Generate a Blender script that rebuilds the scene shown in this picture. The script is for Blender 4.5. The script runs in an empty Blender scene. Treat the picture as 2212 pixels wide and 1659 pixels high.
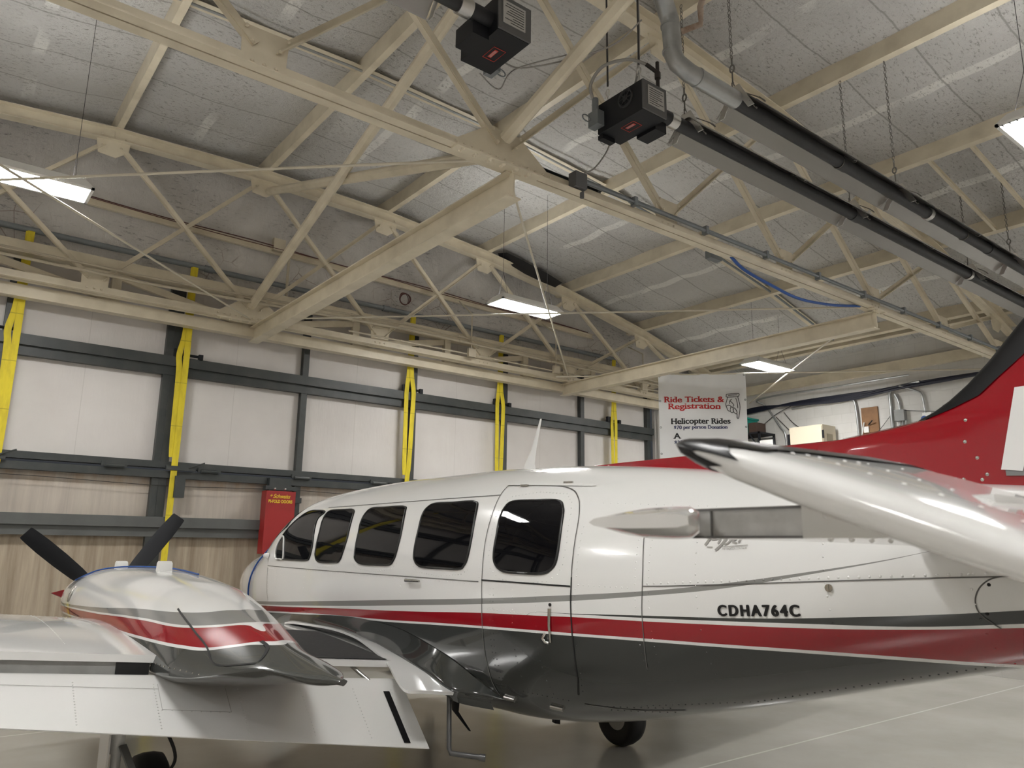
import bpy, bmesh, math, random
from mathutils import Vector, Matrix, geometry
random.seed(7)
SC = bpy.context.scene
COL = SC.collection
pi = math.pi
# ------------------------------------------------------------------ camera
EYE = 1.82
yaw, pitch, roll = math.radians(37.777), math.radians(11.965), math.radians(.7774)
fw = Vector((math.sin(yaw)*math.cos(pitch), math.cos(yaw)*math.cos(pitch), math.sin(pitch)))
rt = Vector((math.cos(yaw), -math.sin(yaw), 0)); up = rt.cross(fw)
rt2 = rt*math.cos(roll)+up*math.sin(roll); up2 = up*math.cos(roll)-rt*math.sin(roll)
cam = bpy.data.cameras.new('camera'); co = bpy.data.objects.new('camera', cam); COL.objects.link(co)
co.matrix_world = Matrix(((rt2.x, up2.x, -fw.x, 0), (rt2.y, up2.y, -fw.y, 0), (rt2.z, up2.z, -fw.z, EYE), (0, 0, 0, 1)))
cam.sensor_fit = 'HORIZONTAL'; cam.sensor_width = 36; cam.lens = 36*1651.7/2212
cam.clip_start = .05; cam.clip_end = 200
cam.dof.use_dof = True; cam.dof.focus_distance = 6.0; cam.dof.aperture_fstop = 7.5
SC.camera = co
# ------------------------------------------------------------------ world, exposure
W = bpy.data.worlds.new('hangar_world'); SC.world = W; W.use_nodes = True
W.node_tree.nodes['Background'].inputs[0].default_value = (.75, .8, .9, 1)
W.node_tree.nodes['Background'].inputs[1].default_value = .02
vs = SC.view_settings
vs.view_transform = 'Standard'; vs.look = 'None'; vs.exposure = 1.33; vs.gamma = 1.0; vs.use_curve_mapping = False
LAMP = 36.0            # radiance of the strip-light diffusers
SC.cycles.max_bounces = 8; SC.cycles.diffuse_bounces = 5; SC.cycles.glossy_bounces = 4
SC.cycles.sample_clamp_indirect = 6.0
SC.cycles.use_denoising = True
# ------------------------------------------------------------------ materials
def rgb(h):
    h = h.lstrip('#'); c = [int(h[i:i+2], 16)/255 for i in (0, 2, 4)]
    return tuple((x/12.92 if x <= .04045 else ((x+.055)/1.055)**2.4) for x in c)
def mat(name, col, rough=.5, metal=0.0, coat=0.0, spec=.5):
    m = bpy.data.materials.new(name); m.use_nodes = True
    b = m.node_tree.nodes['Principled BSDF']
    b.inputs['Base Color'].default_value = (*col, 1); b.inputs['Roughness'].default_value = rough
    b.inputs['Metallic'].default_value = metal; b.inputs['Coat Weight'].default_value = coat
    b.inputs['Coat Roughness'].default_value = .03; b.inputs['Specular IOR Level'].default_value = spec
    return m
class NT:
    """small helper for building node trees"""
    def __init__(s, m): s.t = m.node_tree; s.b = s.t.nodes['Principled BSDF']
    def n(s, typ, **kw):
        nd = s.t.nodes.new(typ)
        for k, v in kw.items(): setattr(nd, k, v)
        return nd
    def l(s, a, b): s.t.links.new(a, b)
    def val(s, sock, v):
        if hasattr(v, 'node'): s.l(v, sock)
        else: sock.default_value = v
    def math(s, op, a, b=0.0, c=None):
        nd = s.n('ShaderNodeMath', operation=op); s.val(nd.inputs[0], a); s.val(nd.inputs[1], b)
        if c is not None: s.val(nd.inputs[2], c)
        return nd.outputs[0]
    def mix(s, f, a, b):
        nd = s.n('ShaderNodeMix', data_type='RGBA'); s.val(nd.inputs[0], f)
        for i, v in ((6, a), (7, b)):
            if hasattr(v, 'node'): s.l(v, nd.inputs[i])
            else: nd.inputs[i].default_value = (*v, 1)
        return nd.outputs[2]
    def obj(s):
        o = s.n('ShaderNodeTexCoord'); return o.outputs['Object']
    def sep(s, v):
        x = s.n('ShaderNodeSeparateXYZ'); s.l(v, x.inputs[0]); return x.outputs
    def noise(s, vec, scale, detail=4, rough=.55, stretch=None):
        if stretch:
            mp = s.n('ShaderNodeMapping'); mp.inputs['Scale'].default_value = stretch; s.l(vec, mp.inputs[0]); vec = mp.outputs[0]
        nd = s.n('ShaderNodeTexNoise'); nd.inputs['Scale'].default_value = scale
        nd.inputs['Detail'].default_value = detail; nd.inputs['Roughness'].default_value = rough
        s.l(vec, nd.inputs['Vector']); return nd.outputs[0]
    def ramp(s, f, a, b):
        nd = s.n('ShaderNodeMapRange'); s.val(nd.inputs[0], f); nd.inputs[1].default_value = a; nd.inputs[2].default_value = b
        return nd.outputs[0]
    def bump(s, h, strength=.3, dist=.01):
        nd = s.n('ShaderNodeBump'); nd.inputs['Strength'].default_value = strength; nd.inputs['Distance'].default_value = dist
        s.l(h, nd.inputs['Height']); s.l(nd.outputs[0], s.b.inputs['Normal'])
    def color(s, c): s.l(c, s.b.inputs['Base Color'])
    def curve(s, x, pts, smooth=True):
        """float curve through pts (already in 0..1)"""
        nd = s.n('ShaderNodeFloatCurve'); cu = nd.mapping.curves[0]
        pts = sorted(pts)
        while len(cu.points) > 2: cu.points.remove(cu.points[-1])
        cu.points[0].location = pts[0]; cu.points[1].location = pts[-1]
        for p in pts[1:-1]: cu.points.new(*p)
        if not smooth:
            for p in cu.points: p.handle_type = 'VECTOR'
        nd.mapping.extend = 'HORIZONTAL'; nd.mapping.update(); s.l(x, nd.inputs['Value']); return nd.outputs[0]

def speckled(name, col, dirt, scale=6, amount=.25, rough=.5, bump=0.0, spec=.5):
    m = mat(name, col, rough, spec=spec); t = NT(m); v = t.obj()
    f = t.math('MULTIPLY', t.ramp(t.noise(v, scale, 6), .42, .75), amount)
    t.color(t.mix(f, col, dirt))
    if bump: t.bump(t.noise(v, scale*4, 3), bump, .01)
    return m
CREAM = speckled('cream_steel_paint', (.70, .63, .49), (.30, .25, .17), 3, .35, .42)
CREAMD = speckled('cream_conduit_paint', (.53, .47, .36), (.3, .26, .18), 3, .3, .45)
STEEL = speckled('grey_green_door_steel', (.040, .046, .046), (.10, .10, .09), 4, .4, .45)
GALV = speckled('galvanised_steel', (.42, .43, .43), (.25, .26, .26), 8, .5, .32); GALV.node_tree.nodes['Principled BSDF'].inputs['Metallic'].default_value = .75
PIPE = speckled('zinc_pipe', (.20, .22, .235), (.12, .13, .14), 6, .4, .4)
ALU = mat('polished_aluminium', (.62, .61, .59), .28, .9)
REFL = mat('dull_aluminium_reflector', (.30, .29, .275), .27, .9)
CHROME = mat('chrome', (.8, .8, .8), .12, 1)
BLACKP = mat('black_powder_coat', (.010, .011, .014), .5, spec=.3)
TUBEB = speckled('black_burner_tube', (.018, .019, .022), (.05, .05, .05), 5, .3, .5)
DGREY = mat('dark_grey_panel', (.10, .10, .10), .5)
RUBBER = mat('black_rubber', (.012, .012, .013), .6)
CHAINM = mat('dull_chain', (.18, .17, .155), .45, .7)
WIREM = mat('grey_cable', (.32, .31, .29), .5)
DARKW = mat('dark_cable', (.03, .027, .027), .5)
REDW = mat('maroon_cable', (.10, .035, .03), .5)
BLUEC = mat('blue_cord', (.012, .065, .26), .5)
NAVY = mat('navy_cable', (.006, .008, .022), .5)
WHITEP = mat('white_enamel', (.8, .8, .78), .35)
LABELM = mat('silver_label', (.45, .44, .42), .4)
REDL = mat('red_label', (.55, .035, .02), .4)
TEAL = mat('teal_plastic', (.0, .21, .17), .4)
BROWN = speckled('brown_board', (.24, .115, .04), (.12, .05, .015), 5, .6, .6)
CARD = mat('cardboard', (.30, .19, .10), .8)
BEIGE = mat('beige_cabinet', (.60, .54, .42), .5)
ROD = mat('cream_rod', (.62, .57, .46), .4)

def strap_mat():
    m = mat('yellow_webbing', (.72, .56, .02), .7); t = NT(m); v = t.obj(); x, y, z = t.sep(v)
    st = t.ramp(t.math('ABSOLUTE', t.math('SUBTRACT', t.math('FRACT', t.math('MULTIPLY', z, 1.6)), .5)), .485, .495)
    g = t.ramp(t.noise(v, 3.5, 5, .6, (4, 4, 1)), .45, .75)
    c = t.mix(t.math('MULTIPLY', g, .55), (.74, .60, .03), (.38, .28, .02))
    t.color(t.mix(t.math('MULTIPLY', st, .5), c, (.25, .2, .02)))
    return m
STRAP = strap_mat()

def roof_mat():
    m = mat('white_roof_insulation', (.7, .69, .65), .75, spec=.2); t = NT(m); v = t.obj(); x, y, z = t.sep(v)
    n1 = t.noise(v, 1.3, 6, .6); wob = t.math('MULTIPLY', t.math('SUBTRACT', n1, .5), .10)
    yy = t.math('ADD', y, wob)
    seam = t.ramp(t.math('ABSOLUTE', t.math('SUBTRACT', t.math('FRACT', t.math('MULTIPLY', yy, 1/.82)), .5)), .483, .493)
    # torn facing: fine dark crackle
    cr = t.math('MULTIPLY', t.ramp(t.noise(v, 15, 9, .78, (1, 2.2, 1)), .545, .60), t.ramp(t.noise(v, .8, 3), .30, .55))
    xx = t.math('ADD', t.math('SUBTRACT', x, 3.65), t.math('MULTIPLY', wob, .6))
    tape = t.ramp(t.math('ABSOLUTE', t.math('SUBTRACT', t.math('FRACT', t.math('MULTIPLY', xx, 1/2.12)), .5)), .036, .028)
    tn = t.math('MULTIPLY', tape, t.ramp(t.noise(v, .7, 2), .42, .5))
    big = t.ramp(t.noise(v, .5, 4), .35, .75)
    c = t.mix(big, (.60, .592, .572), (.48, .472, .455))
    c = t.mix(t.math('MULTIPLY', tn, .75), c, (.82, .81, .77))
    c = t.mix(t.math('MULTIPLY', cr, .75), c, (.20, .19, .17))
    c = t.mix(t.math('MULTIPLY', seam, .6), c, (.22, .21, .19))
    t.color(c)
    h = t.math('ADD', t.noise(v, 9, 6, .65), t.math('MULTIPLY', t.noise(v, 40, 3), .35)); t.bump(h, .9, .05)
    return m
ROOFM = roof_mat()

def gable_mat():
    m = mat('creased_grey_vapour_barrier', (.5, .48, .45), .6, spec=.3); t = NT(m); v = t.obj(); x, y, z = t.sep(v)
    big = t.ramp(t.noise(v, .55, 5, .6), .38, .66)
    c = t.mix(big, (.64, .615, .585), (.46, .44, .415))
    cr = t.math('MULTIPLY', t.ramp(t.noise(v, 7, 9, .78, (1.0, 1, 4)), .55, .60), t.ramp(t.noise(v, 1.1, 3), .40, .6))
    c = t.mix(t.math('MULTIPLY', cr, .7), c, (.13, .125, .12))
    vn = t.n('ShaderNodeTexVoronoi', feature='DISTANCE_TO_EDGE'); vn.inputs['Scale'].default_value = 3.2
    t.l(v, vn.inputs['Vector'])
    vein = t.math('MULTIPLY', t.ramp(vn.outputs[0], .02, .008), t.math('MULTIPLY', t.ramp(z, 6.35, 6.1), t.ramp(t.noise(v, .8, 2), .5, .58)))
    c = t.mix(t.math('MULTIPLY', vein, .6), c, (.16, .08, .05))
    t.color(c)
    t.bump(t.math('ADD', t.noise(v, 4, 6, .6, (1.5, 1, .5)), t.math('MULTIPLY', t.noise(v, 18, 4), .3)), .9, .07)
    return m
GABLEM = gable_mat()

def doorpanel_mat():
    m = mat('stained_door_skin', (.7, .66, .62), .6, spec=.3); t = NT(m); v = t.obj(); x, y, z = t.sep(v)
    base = t.mix(t.ramp(t.noise(v, .7, 5), .35, .7), (.72, .69, .665), (.62, .585, .56))
    streak = t.ramp(t.noise(v, 2.2, 6, .65, (3.2, 1, .22)), .36, .68)
    low = t.ramp(t.math('ADD', z, t.math('MULTIPLY', t.noise(v, 1.5, 3), .3)), 3.02, 2.86)
    lower = t.ramp(z, 2.12, 2.0)
    brown = t.mix(streak, (.47, .39, .285), (.23, .168, .105))
    c = t.mix(t.math('MULTIPLY', low, t.math('ADD', .55, t.math('MULTIPLY', lower, .35))), base, brown)
    rust = t.math('MULTIPLY', t.math('MULTIPLY', t.ramp(z, 2.50, 2.72), t.ramp(z, 2.82, 2.74)), t.ramp(t.noise(v, 3, 5, .6, (1.5, 1, 1)), .45, .65))
    c = t.mix(t.math('MULTIPLY', rust, .6), c, (.42, .23, .07))
    # grubby right hand end and black scuffs
    sc = t.math('MULTIPLY', t.ramp(t.noise(v, 9, 8, .7), .66, .70), t.ramp(x, 6.0, 7.4))
    sc = t.math('MULTIPLY', sc, t.ramp(t.noise(v, 1.0, 2), .5, .6))
    c = t.mix(t.math('MULTIPLY', sc, .8), c, (.05, .045, .04))
    fr = t.ramp(t.math('ABSOLUTE', t.math('SUBTRACT', t.math('FRACT', t.math('MULTIPLY', x, 1/1.01)), .5)), .493, .498)
    c = t.mix(t.math('MULTIPLY', fr, .25), c, (.3, .28, .25))
    t.color(c); t.bump(t.noise(v, 5, 5, .6, (2, 1, .4)), .35, .02)
    return m
DOORM = doorpanel_mat()

def floor_mat():
    m = mat('sealed_concrete_floor', (.42, .40, .36), .16, spec=.6); t = NT(m); v = t.obj(); x, y, z = t.sep(v)
    big = t.ramp(t.noise(v, .8, 6, .6), .35, .7)
    c = t.mix(big, (.45, .435, .40), (.37, .355, .32))
    st = t.ramp(t.noise(v, 2.2, 6, .7), .73, .75)
    c = t.mix(t.math('MULTIPLY', st, .5), c, (.10, .09, .08))
    j = t.math('ABSOLUTE', t.math('SUBTRACT', t.math('FRACT', t.math('ADD', t.math('DIVIDE', t.math('SUBTRACT', y, 4.54), 4.5), .5)), .5))
    c = t.mix(t.math('MULTIPLY', t.ramp(j, .0035, .0018), .5), c, (.78, .76, .70))
    t.color(c)
    t.l(t.math('MULTIPLY_ADD', t.noise(v, .7, 3), .16, .14), t.b.inputs['Roughness'])
    return m
FLOORM = floor_mat()

def block_mat():
    m = mat('white_painted_block', (.62, .61, .59), .6, spec=.3); t = NT(m); v = t.obj(); x, y, z = t.sep(v)
    cb = t.n('ShaderNodeCombineXYZ'); t.l(y, cb.inputs[0]); t.l(z, cb.inputs[1])
    bk = t.n('ShaderNodeTexBrick'); t.l(cb.outputs[0], bk.inputs['Vector']); bk.inputs['Scale'].default_value = 1
    bk.inputs['Brick Width'].default_value = .4; bk.inputs['Row Height'].default_value = .2; bk.inputs['Mortar Size'].default_value = .006
    t.color(t.mix(t.math('MULTIPLY', bk.outputs['Fac'], .25), t.mix(t.ramp(t.noise(v, .9, 4), .3, .7), (.66, .65, .63), (.52, .51, .48)), (.4, .39, .37)))
    t.bump(t.math('SUBTRACT', 1.0, bk.outputs['Fac']), .3, .005)
    return m
BLOCKM = block_mat()
def emit(name, col, s):
    m = bpy.data.materials.new(name); m.use_nodes = True; b = m.node_tree.nodes['Principled BSDF']
    b.inputs['Base Color'].default_value = (.8, .8, .8, 1); b.inputs['Emission Color'].default_value = (*col, 1); b.inputs['Emission Strength'].default_value = s
    return m
UPLM = emit('added_uplight_glow', (1.0, .99, .965), LAMP*.34)  # made-up upward glow, added to brighten the ceiling
DIFFM = emit('lit_diffuser', (1.0, .99, .965), LAMP)
# ------------------------------------------------------------------ mesh helpers
BASE = {}                                    # world position of every root, by object
class MB:
    def __init__(s): s.v = []; s.f = []; s.mi = []; s.cur = 0
    def add(s, vs, fs):
        o = len(s.v); s.v += [Vector(p) for p in vs]; s.f += [tuple(i+o for i in f) for f in fs]; s.mi += [s.cur]*len(fs); return s
    def box(s, a, b):
        (x0, y0, z0), (x1, y1, z1) = [sorted(q) for q in ()] or (a, b)
        x0, x1 = sorted((a[0], b[0])); y0, y1 = sorted((a[1], b[1])); z0, z1 = sorted((a[2], b[2]))
        return s.add([(x0, y0, z0), (x1, y0, z0), (x1, y1, z0), (x0, y1, z0), (x0, y0, z1), (x1, y0, z1), (x1, y1, z1), (x0, y1, z1)],
                     [(3, 2, 1, 0), (4, 5, 6, 7), (0, 1, 5, 4), (1, 2, 6, 5), (2, 3, 7, 6), (3, 0, 4, 7)])
    def frame(s, p, q, upv):
        d = (Vector(q)-Vector(p)).normalized(); u = Vector(upv); r = d.cross(u)
        if r.length < 1e-4: r = d.cross(Vector((1, 0, 0)))
        r.normalize(); u = r.cross(d); return d, r, u
    def prof(s, p, q, poly, upv=(0, 0, 1)):
        """extrude polygon given in (right, up) coordinates from p to q"""
        p, q = Vector(p), Vector(q); d, r, u = s.frame(p, q, upv); n = len(poly)
        vs = [p+r*a+u*b for a, b in poly]+[q+r*a+u*b for a, b in poly]
        fs = [(i, (i+1) % n, n+(i+1) % n, n+i) for i in range(n)]+[tuple(range(n))[::-1], tuple(range(n, 2*n))]
        return s.add(vs, fs)
    def bar(s, p, q, w, h, upv=(0, 0, 1)):
        a, b = w/2, h/2; return s.prof(p, q, [(-a, -b), (a, -b), (a, b), (-a, b)], upv)
    def ang(s, p, q, w, h, t, upv=(0, 0, 1), sx=1, sy=1):
        """L section, heel at the line"""
        P = [(0, 0), (w, 0), (w, t), (t, t), (t, h), (0, h)]; P = [(a*sx, b*sy) for a, b in P]
        if sx*sy < 0: P = P[::-1]
        return s.prof(p, q, P, upv)
    def ibeam(s, p, q, w, h, tf, tw, upv=(0, 0, 1)):
        a, b, c = w/2, h/2, tw/2
        return s.prof(p, q, [(-a, -b), (a, -b), (a, -b+tf), (c, -b+tf), (c, b-tf), (a, b-tf), (a, b), (-a, b), (-a, b-tf), (-c, b-tf), (-c, -b+tf), (-a, -b+tf)], upv)
    def chan(s, p, q, w, h, t, upv=(0, 0, 1), sx=1):
        P = [(0, -h/2), (w, -h/2), (w, -h/2+t), (t, -h/2+t), (t, h/2-t), (w, h/2-t), (w, h/2), (0, h/2)]; P = [(a*sx, b) for a, b in P]
        if sx < 0: P = P[::-1]
        return s.prof(p, q, P, upv)
    def tube(s, path, r, seg=10, caps=True, rz=None, sq=1.0):
        P = [Vector(p) for p in path]; n = len(P); R = r if isinstance(r, (list, tuple)) else [r]*n
        prev = None; vs = []
        for i in range(n):
            d = (P[min(i+1, n-1)]-P[max(i-1, 0)]).normalized()
            if prev is None:
                a = d.cross(Vector((0, 0, 1)));
                if a.length < .05: a = d.cross(Vector((1, 0, 0)))
            else: a = prev-d*prev.dot(d)
            a.normalize(); prev = a; b = d.cross(a)
            vs += [P[i]+(a*math.cos(2*pi*k/seg)+b*math.sin(2*pi*k/seg)*sq)*R[i] for k in range(seg)]
        fs = [(i*seg+k, i*seg+(k+1) % seg, (i+1)*seg+(k+1) % seg, (i+1)*seg+k) for i in range(n-1) for k in range(seg)]
        if caps: fs += [tuple(range(seg))[::-1], tuple(range((n-1)*seg, n*seg))]
        return s.add(vs, fs)
    def loft(s, rings, closed=True, caps=True):
        n = len(rings[0]); vs = [p for r in rings for p in r]; m = n if closed else n-1
        fs = [(i*n+k, i*n+(k+1) % n, (i+1)*n+(k+1) % n, (i+1)*n+k) for i in range(len(rings)-1) for k in range(m)]
        if caps and closed: fs += [tuple(range(n))[::-1], tuple(range((len(rings)-1)*n, len(rings)*n))]
        return s.add(vs, fs)
    def plate(s, pts, nrm):
        """polygon of world points given thickness along nrm"""
        n = len(pts); N = Vector(nrm); vs = [Vector(p) for p in pts]+[Vector(p)+N for p in pts]
        return s.add(vs, [tuple(range(n))[::-1], tuple(range(n, 2*n))]+[(i, (i+1) % n, n+(i+1) % n, n+i) for i in range(n)])
    def dome(s, c, nrm, r, h=None, seg=6):
        c = Vector(c); N = Vector(nrm).normalized(); a = N.orthogonal().normalized(); b = N.cross(a); h = h or r*.6
        vs = [c+(a*math.cos(2*pi*k/seg)+b*math.sin(2*pi*k/seg))*r for k in range(seg)]+[c+(a*math.cos(2*pi*k/seg)+b*math.sin(2*pi*k/seg))*r*.6+N*h*.8 for k in range(seg)]+[c+N*h]
        fs = [(k, (k+1) % seg, seg+(k+1) % seg, seg+k) for k in range(seg)]+[(seg+k, seg+(k+1) % seg, 2*seg) for k in range(seg)]
        return s.add(vs, fs)
    def cyl(s, p, q, r, seg=14): return s.tube([p, q], r, seg)
    def torus(s, c, R, r, ax=(0, 0, 1), A=20, B=6, elong=None):
        c = Vector(c); N = Vector(ax).normalized(); a = (Vector(elong).normalized() if elong else N.orthogonal().normalized()); b = N.cross(a); vs = []
        ex = 1.0 if not elong else 1.55
        for i in range(A):
            t = 2*pi*i/A; d = a*math.cos(t)*ex+b*math.sin(t); dn = (a*math.cos(t)+b*math.sin(t))
            for k in range(B):
                p = 2*pi*k/B; vs.append(c+d*R+(dn*math.cos(p)+N*math.sin(p))*r)
        return s.add(vs, [(i*B+k, ((i+1) % A)*B+k, ((i+1) % A)*B+(k+1) % B, i*B+(k+1) % B) for i in range(A) for k in range(B)])
    def mirror(s, X0):
        o = MB(); o.v = [Vector((2*X0-p.x, p.y, p.z)) for p in s.v]; o.f = [f[::-1] for f in s.f]; o.mi = list(s.mi); return o
    def build(s, name, m, parent=None, smooth=None, loc=None):
        me = bpy.data.meshes.new(name)
        if parent is not None: base = BASE[parent]
        elif loc is not None: base = Vector(loc)
        else:
            xs = [p.x for p in s.v]; ys = [p.y for p in s.v]; zs = [p.z for p in s.v]
            base = Vector(((min(xs)+max(xs))/2, (min(ys)+max(ys))/2, min(zs)))
        me.from_pydata([tuple(p-base) for p in s.v], [], s.f)
        for mm in (m if isinstance(m, (list, tuple)) else [m]): me.materials.append(mm)
        if isinstance(m, (list, tuple)):
            for p, i in zip(me.polygons, s.mi): p.material_index = i
        bm = bmesh.new(); bm.from_mesh(me); bmesh.ops.recalc_face_normals(bm, faces=bm.faces); bm.to_mesh(me); bm.free()
        if smooth is not None:
            me.polygons.foreach_set('use_smooth', [True]*len(me.polygons)); me.set_sharp_from_angle(angle=math.radians(smooth))
        o = bpy.data.objects.new(name, me); COL.objects.link(o)
        if parent is not None: o.parent = parent
        else: o.location = base
        BASE[o] = base; return o
def tag(o, label, cat, group=None, kind=None):
    if label: o['label'] = label
    if cat: o['category'] = cat
    if group: o['group'] = group
    if kind: o['kind'] = kind
    return o
def root(name, loc, label, cat, group=None):
    o = bpy.data.objects.new(name, None); COL.objects.link(o); o.location = loc; o.empty_display_size = .2
    BASE[o] = Vector(loc); return tag(o, label, cat, group)
def struct(mb, name, m, smooth=None, label=None):
    o = mb.build(name, m, smooth=smooth, loc=(0, 0, 0)); o['kind'] = 'structure'
    if label: o['label'] = label
    return o
def bolts(par, pts, nrm, r=.017, h=.016, mt=None, name='bolt'):
    first = None
    for p in pts:
        if first is None:
            b = MB(); b.dome(p, nrm, r, h); first = b.build(name, mt, par); p0 = Vector(p)
        else:
            c = first.copy(); COL.objects.link(c); c.parent = par; c.location = Vector(p)-p0
def copy_tree(o, parent=None, d=None):
    c = o.copy(); COL.objects.link(c)
    if parent is not None: c.parent = parent
    for ch in list(o.children): copy_tree(ch, c)
    return c
def smoothline(pts, n=8, closed=False):
    P = [Vector(p) for p in pts]; N = len(P); out = []
    for i in range(N if closed else N-1):
        g = lambda k: P[k % N] if closed else P[max(0, min(N-1, k))]
        a, b, c, d = g(i-1), g(i), g(i+1), g(i+2)
        for k in range(n):
            t = k/n; out.append(.5*((2*b)+(c-a)*t+(2*a-5*b+4*c-d)*t*t+(3*b-a-3*c+d)*t**3))
    if not closed: out.append(P[-1])
    return out
def sag(p, q, s, n=14):
    p, q = Vector(p), Vector(q); return [p.lerp(q, i/n)-Vector((0, 0, s*4*(i/n)*(1-i/n))) for i in range(n+1)]
def text_mesh(body, size, bold=0.0, shear=0.0, spacing=1.0, align='LEFT'):
    """(verts 2d, faces) of the built-in font"""
    c = bpy.data.curves.new('lettering', 'FONT'); c.body = body; c.size = size; c.offset = bold; c.shear = shear; c.space_character = spacing; c.align_x = align
    o = bpy.data.objects.new('lettering', c); COL.objects.link(o); dg = bpy.context.evaluated_depsgraph_get(); dg.update()
    me = bpy.data.meshes.new_from_object(o.evaluated_get(dg))
    vs = [(v.co.x, v.co.y) for v in me.vertices]; fs = [tuple(p.vertices) for p in me.polygons]
    bpy.data.objects.remove(o); bpy.data.curves.remove(c); bpy.data.meshes.remove(me); return vs, fs
# ------------------------------------------------------------------ hangar shell
XA, PAN = 3.65, 2.12                          # crown of the arched roof, panel width of the trusses
XW, XL, YN, YD, YG = 15.05, -7.75, -8.0, 11.60, 11.50
def arch(x): return 7.29-.0137*(x-XA)**2       # underside of the top chords
NODE = [XA+PAN*k for k in range(-5, 6)]
def tcz(x):
    for a, b in zip(NODE[:-1], NODE[1:]):
        if a <= x <= b: return arch(a)+(arch(b)-arch(a))*(x-a)/(b-a)
    return arch(x)
CH = .17; PD = .25                             # chord depth, purlin depth
def ceilz(x): return tcz(x)+CH+PD
m = MB(); m.box((XL-.2, YN-.2, -.12), (XW+.2, YD+.5, 0)); struct(m, 'floor', FLOORM)
m = MB(); nx, ny = 138, 150; G = []
for i in range(nx+1):
    x = XL+(XW-XL)*i/nx; ph = abs(math.sin(pi*(x-XA)/PAN))
    row = []
    for j in range(ny+1):
        y = YN+(YD-YN)*j/ny
        sagz = ph**.8*(.035+.035*abs(math.sin(pi*y/.82)))+.012*math.sin(x*5.1+y*3.3)
        row.append((x, y, ceilz(x)-sagz*1.0))
    G.append(row)
m.loft(G, closed=False); m.loft([[(x, YN, ceilz(x)+.12), (x, YD+.4, ceilz(x)+.12)] for x in [XL+(XW-XL)*i/40 for i in range(41)]], closed=False)
struct(m, 'ceiling', ROOFM, smooth=60)
# side, rear and gable walls
m = MB(); m.box((XW, YN, 0), (XW+.2, YD+.4, 5.08)); m.box((XW, YN, 5.08), (XW+.1, YD+.4, ceilz(XW)+.1)); struct(m, 'wall_right', BLOCKM)
m = MB(); m.box((XL-.2, YN, 0), (XL, YD+.4, ceilz(XL)+.1)); struct(m, 'wall_left', DOORM)
def archwall(y0, y1, z0):
    w = MB(); xs = [XL+(XW-XL)*i/30 for i in range(31)]
    P = [(x, y0, ceilz(x)+.1) for x in xs]; poly = [(XL, y0, z0)]+[(XW, y0, z0)]+P[::-1]
    w.plate(poly, (0, y1-y0, 0)); return w
struct(archwall(YN, YN-.2, 0), 'wall_near', DOORM)
# gable insulation above the door: a creased sheet
m = MB(); G = []
for i in range(101):
    x = XL+(XW-XL)*i/100; r = []
    for j in range(26):
        z = 5.66+(ceilz(x)-5.66)*j/25
        if ceilz(x) < 5.68: z = ceilz(x)
        r.append((x, YG+.05+.03*math.sin(3.1*x+1.3*z)*math.sin(2.3*z)-.02*math.sin(7*x+4*z), z))
    G.append(r)
m.loft(G, closed=False); struct(m, 'wall_far', GABLEM, smooth=60)
m = MB(); m.box((13.0, YG, 0), (XW, YG+.08, 5.66)); m.box((XL, YG, 0), (-5.7, YG+.1, 5.7)); struct(m, 'wall_far', DOORM)
# gable girt with wiring
m = MB(); gz = lambda x: 6.47-.022*(x+1)
for a, b in zip(range(-4, 11), range(-3, 12)): m.chan((a, YG-.07, gz(a)), (b+.0, YG-.07, gz(b)), .06, .10, .008, sx=1)
tag(m.build('gable_girt', CREAM), 'long cream wall girt crossing the creased grey gable behind the door truss', 'beam')
m = MB(); m.tube([(x, YG-.15, gz(x)+.055+.012*math.sin(x*2.1)) for x in [-4+.4*i for i in range(38)]], .008, 6)
m.tube([(x, YG-.16, gz(x)+.03+.015*math.sin(x*1.3+1)) for x in [-4+.4*i for i in range(38)]], .006, 6)
tag(m.build('wiring', REDW, smooth=60), 'thin maroon cables looped along the gable girt', 'cable')
m = MB()
for k in range(4): m.torus((6.36+.01*k, YG-.16, 6.05), .11-.006*k, .007, (.25*k-.3, 1, .15*k), 20, 5)
tag(m.build('coiled_cable', REDW, smooth=60), 'coil of maroon cable hanging from the gable girt beside the lit lamp', 'cable')
# ------------------------------------------------------------------ bifold door
D = root('door_1', (3.65, YD, 0), None, None); D['kind'] = 'structure'
STEELL = speckled('worn_grey_girt', (.115, .12, .115), (.06, .06, .06), 3, .5, .5)
XP = [12.80-2.02*k for k in range(10)]          # posts
m = MB(); m.box((-5.6, YD, 2.83), (12.9, YD+.04, 5.65)); m.build('upper_leaf', DOORM, D)
m = MB(); m.box((-5.6, YD, .02), (12.9, YD+.04, 2.80)); m.build('lower_leaf', DOORM, D)
for k, x in enumerate(XP):
    wide = k in (5, 8) 
    w = .20 if wide else .10
    m = MB(); m.box((x-w/2, YD-.10, 2.9), (x+w/2, YD, 5.62)); m.box((x-w/2, YD-.10, .03), (x+w/2, YD, 2.73))
    if wide: m.box((x-.008, YD-.106, 2.9), (x+.008, YD-.1, 5.6)); m.box((x-.008, YD-.106, .03), (x+.008, YD-.1, 2.7))
    m.build('post', STEEL, D)
for z, nm in ((4.30, 'girt'), (2.02, 'girt'), (.18, 'girt')):
    m = MB(); m.box((-5.6, YD-.16, z), (12.9, YD-.1, z+.13)); m.box((-5.6, YD-.16, z-.012), (12.9, YD-.02, z)); m.box((-5.6, YD-.11, z-.14), (12.9, YD-.02, z-.012)); m.build(nm, STEEL if z > 3 else STEELL, D)
m = MB(); m.box((-5.6, YD-.14, 2.83), (12.9, YD-.02, 2.92)); m.build('upper_hinge_rail', STEEL, D)
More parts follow.
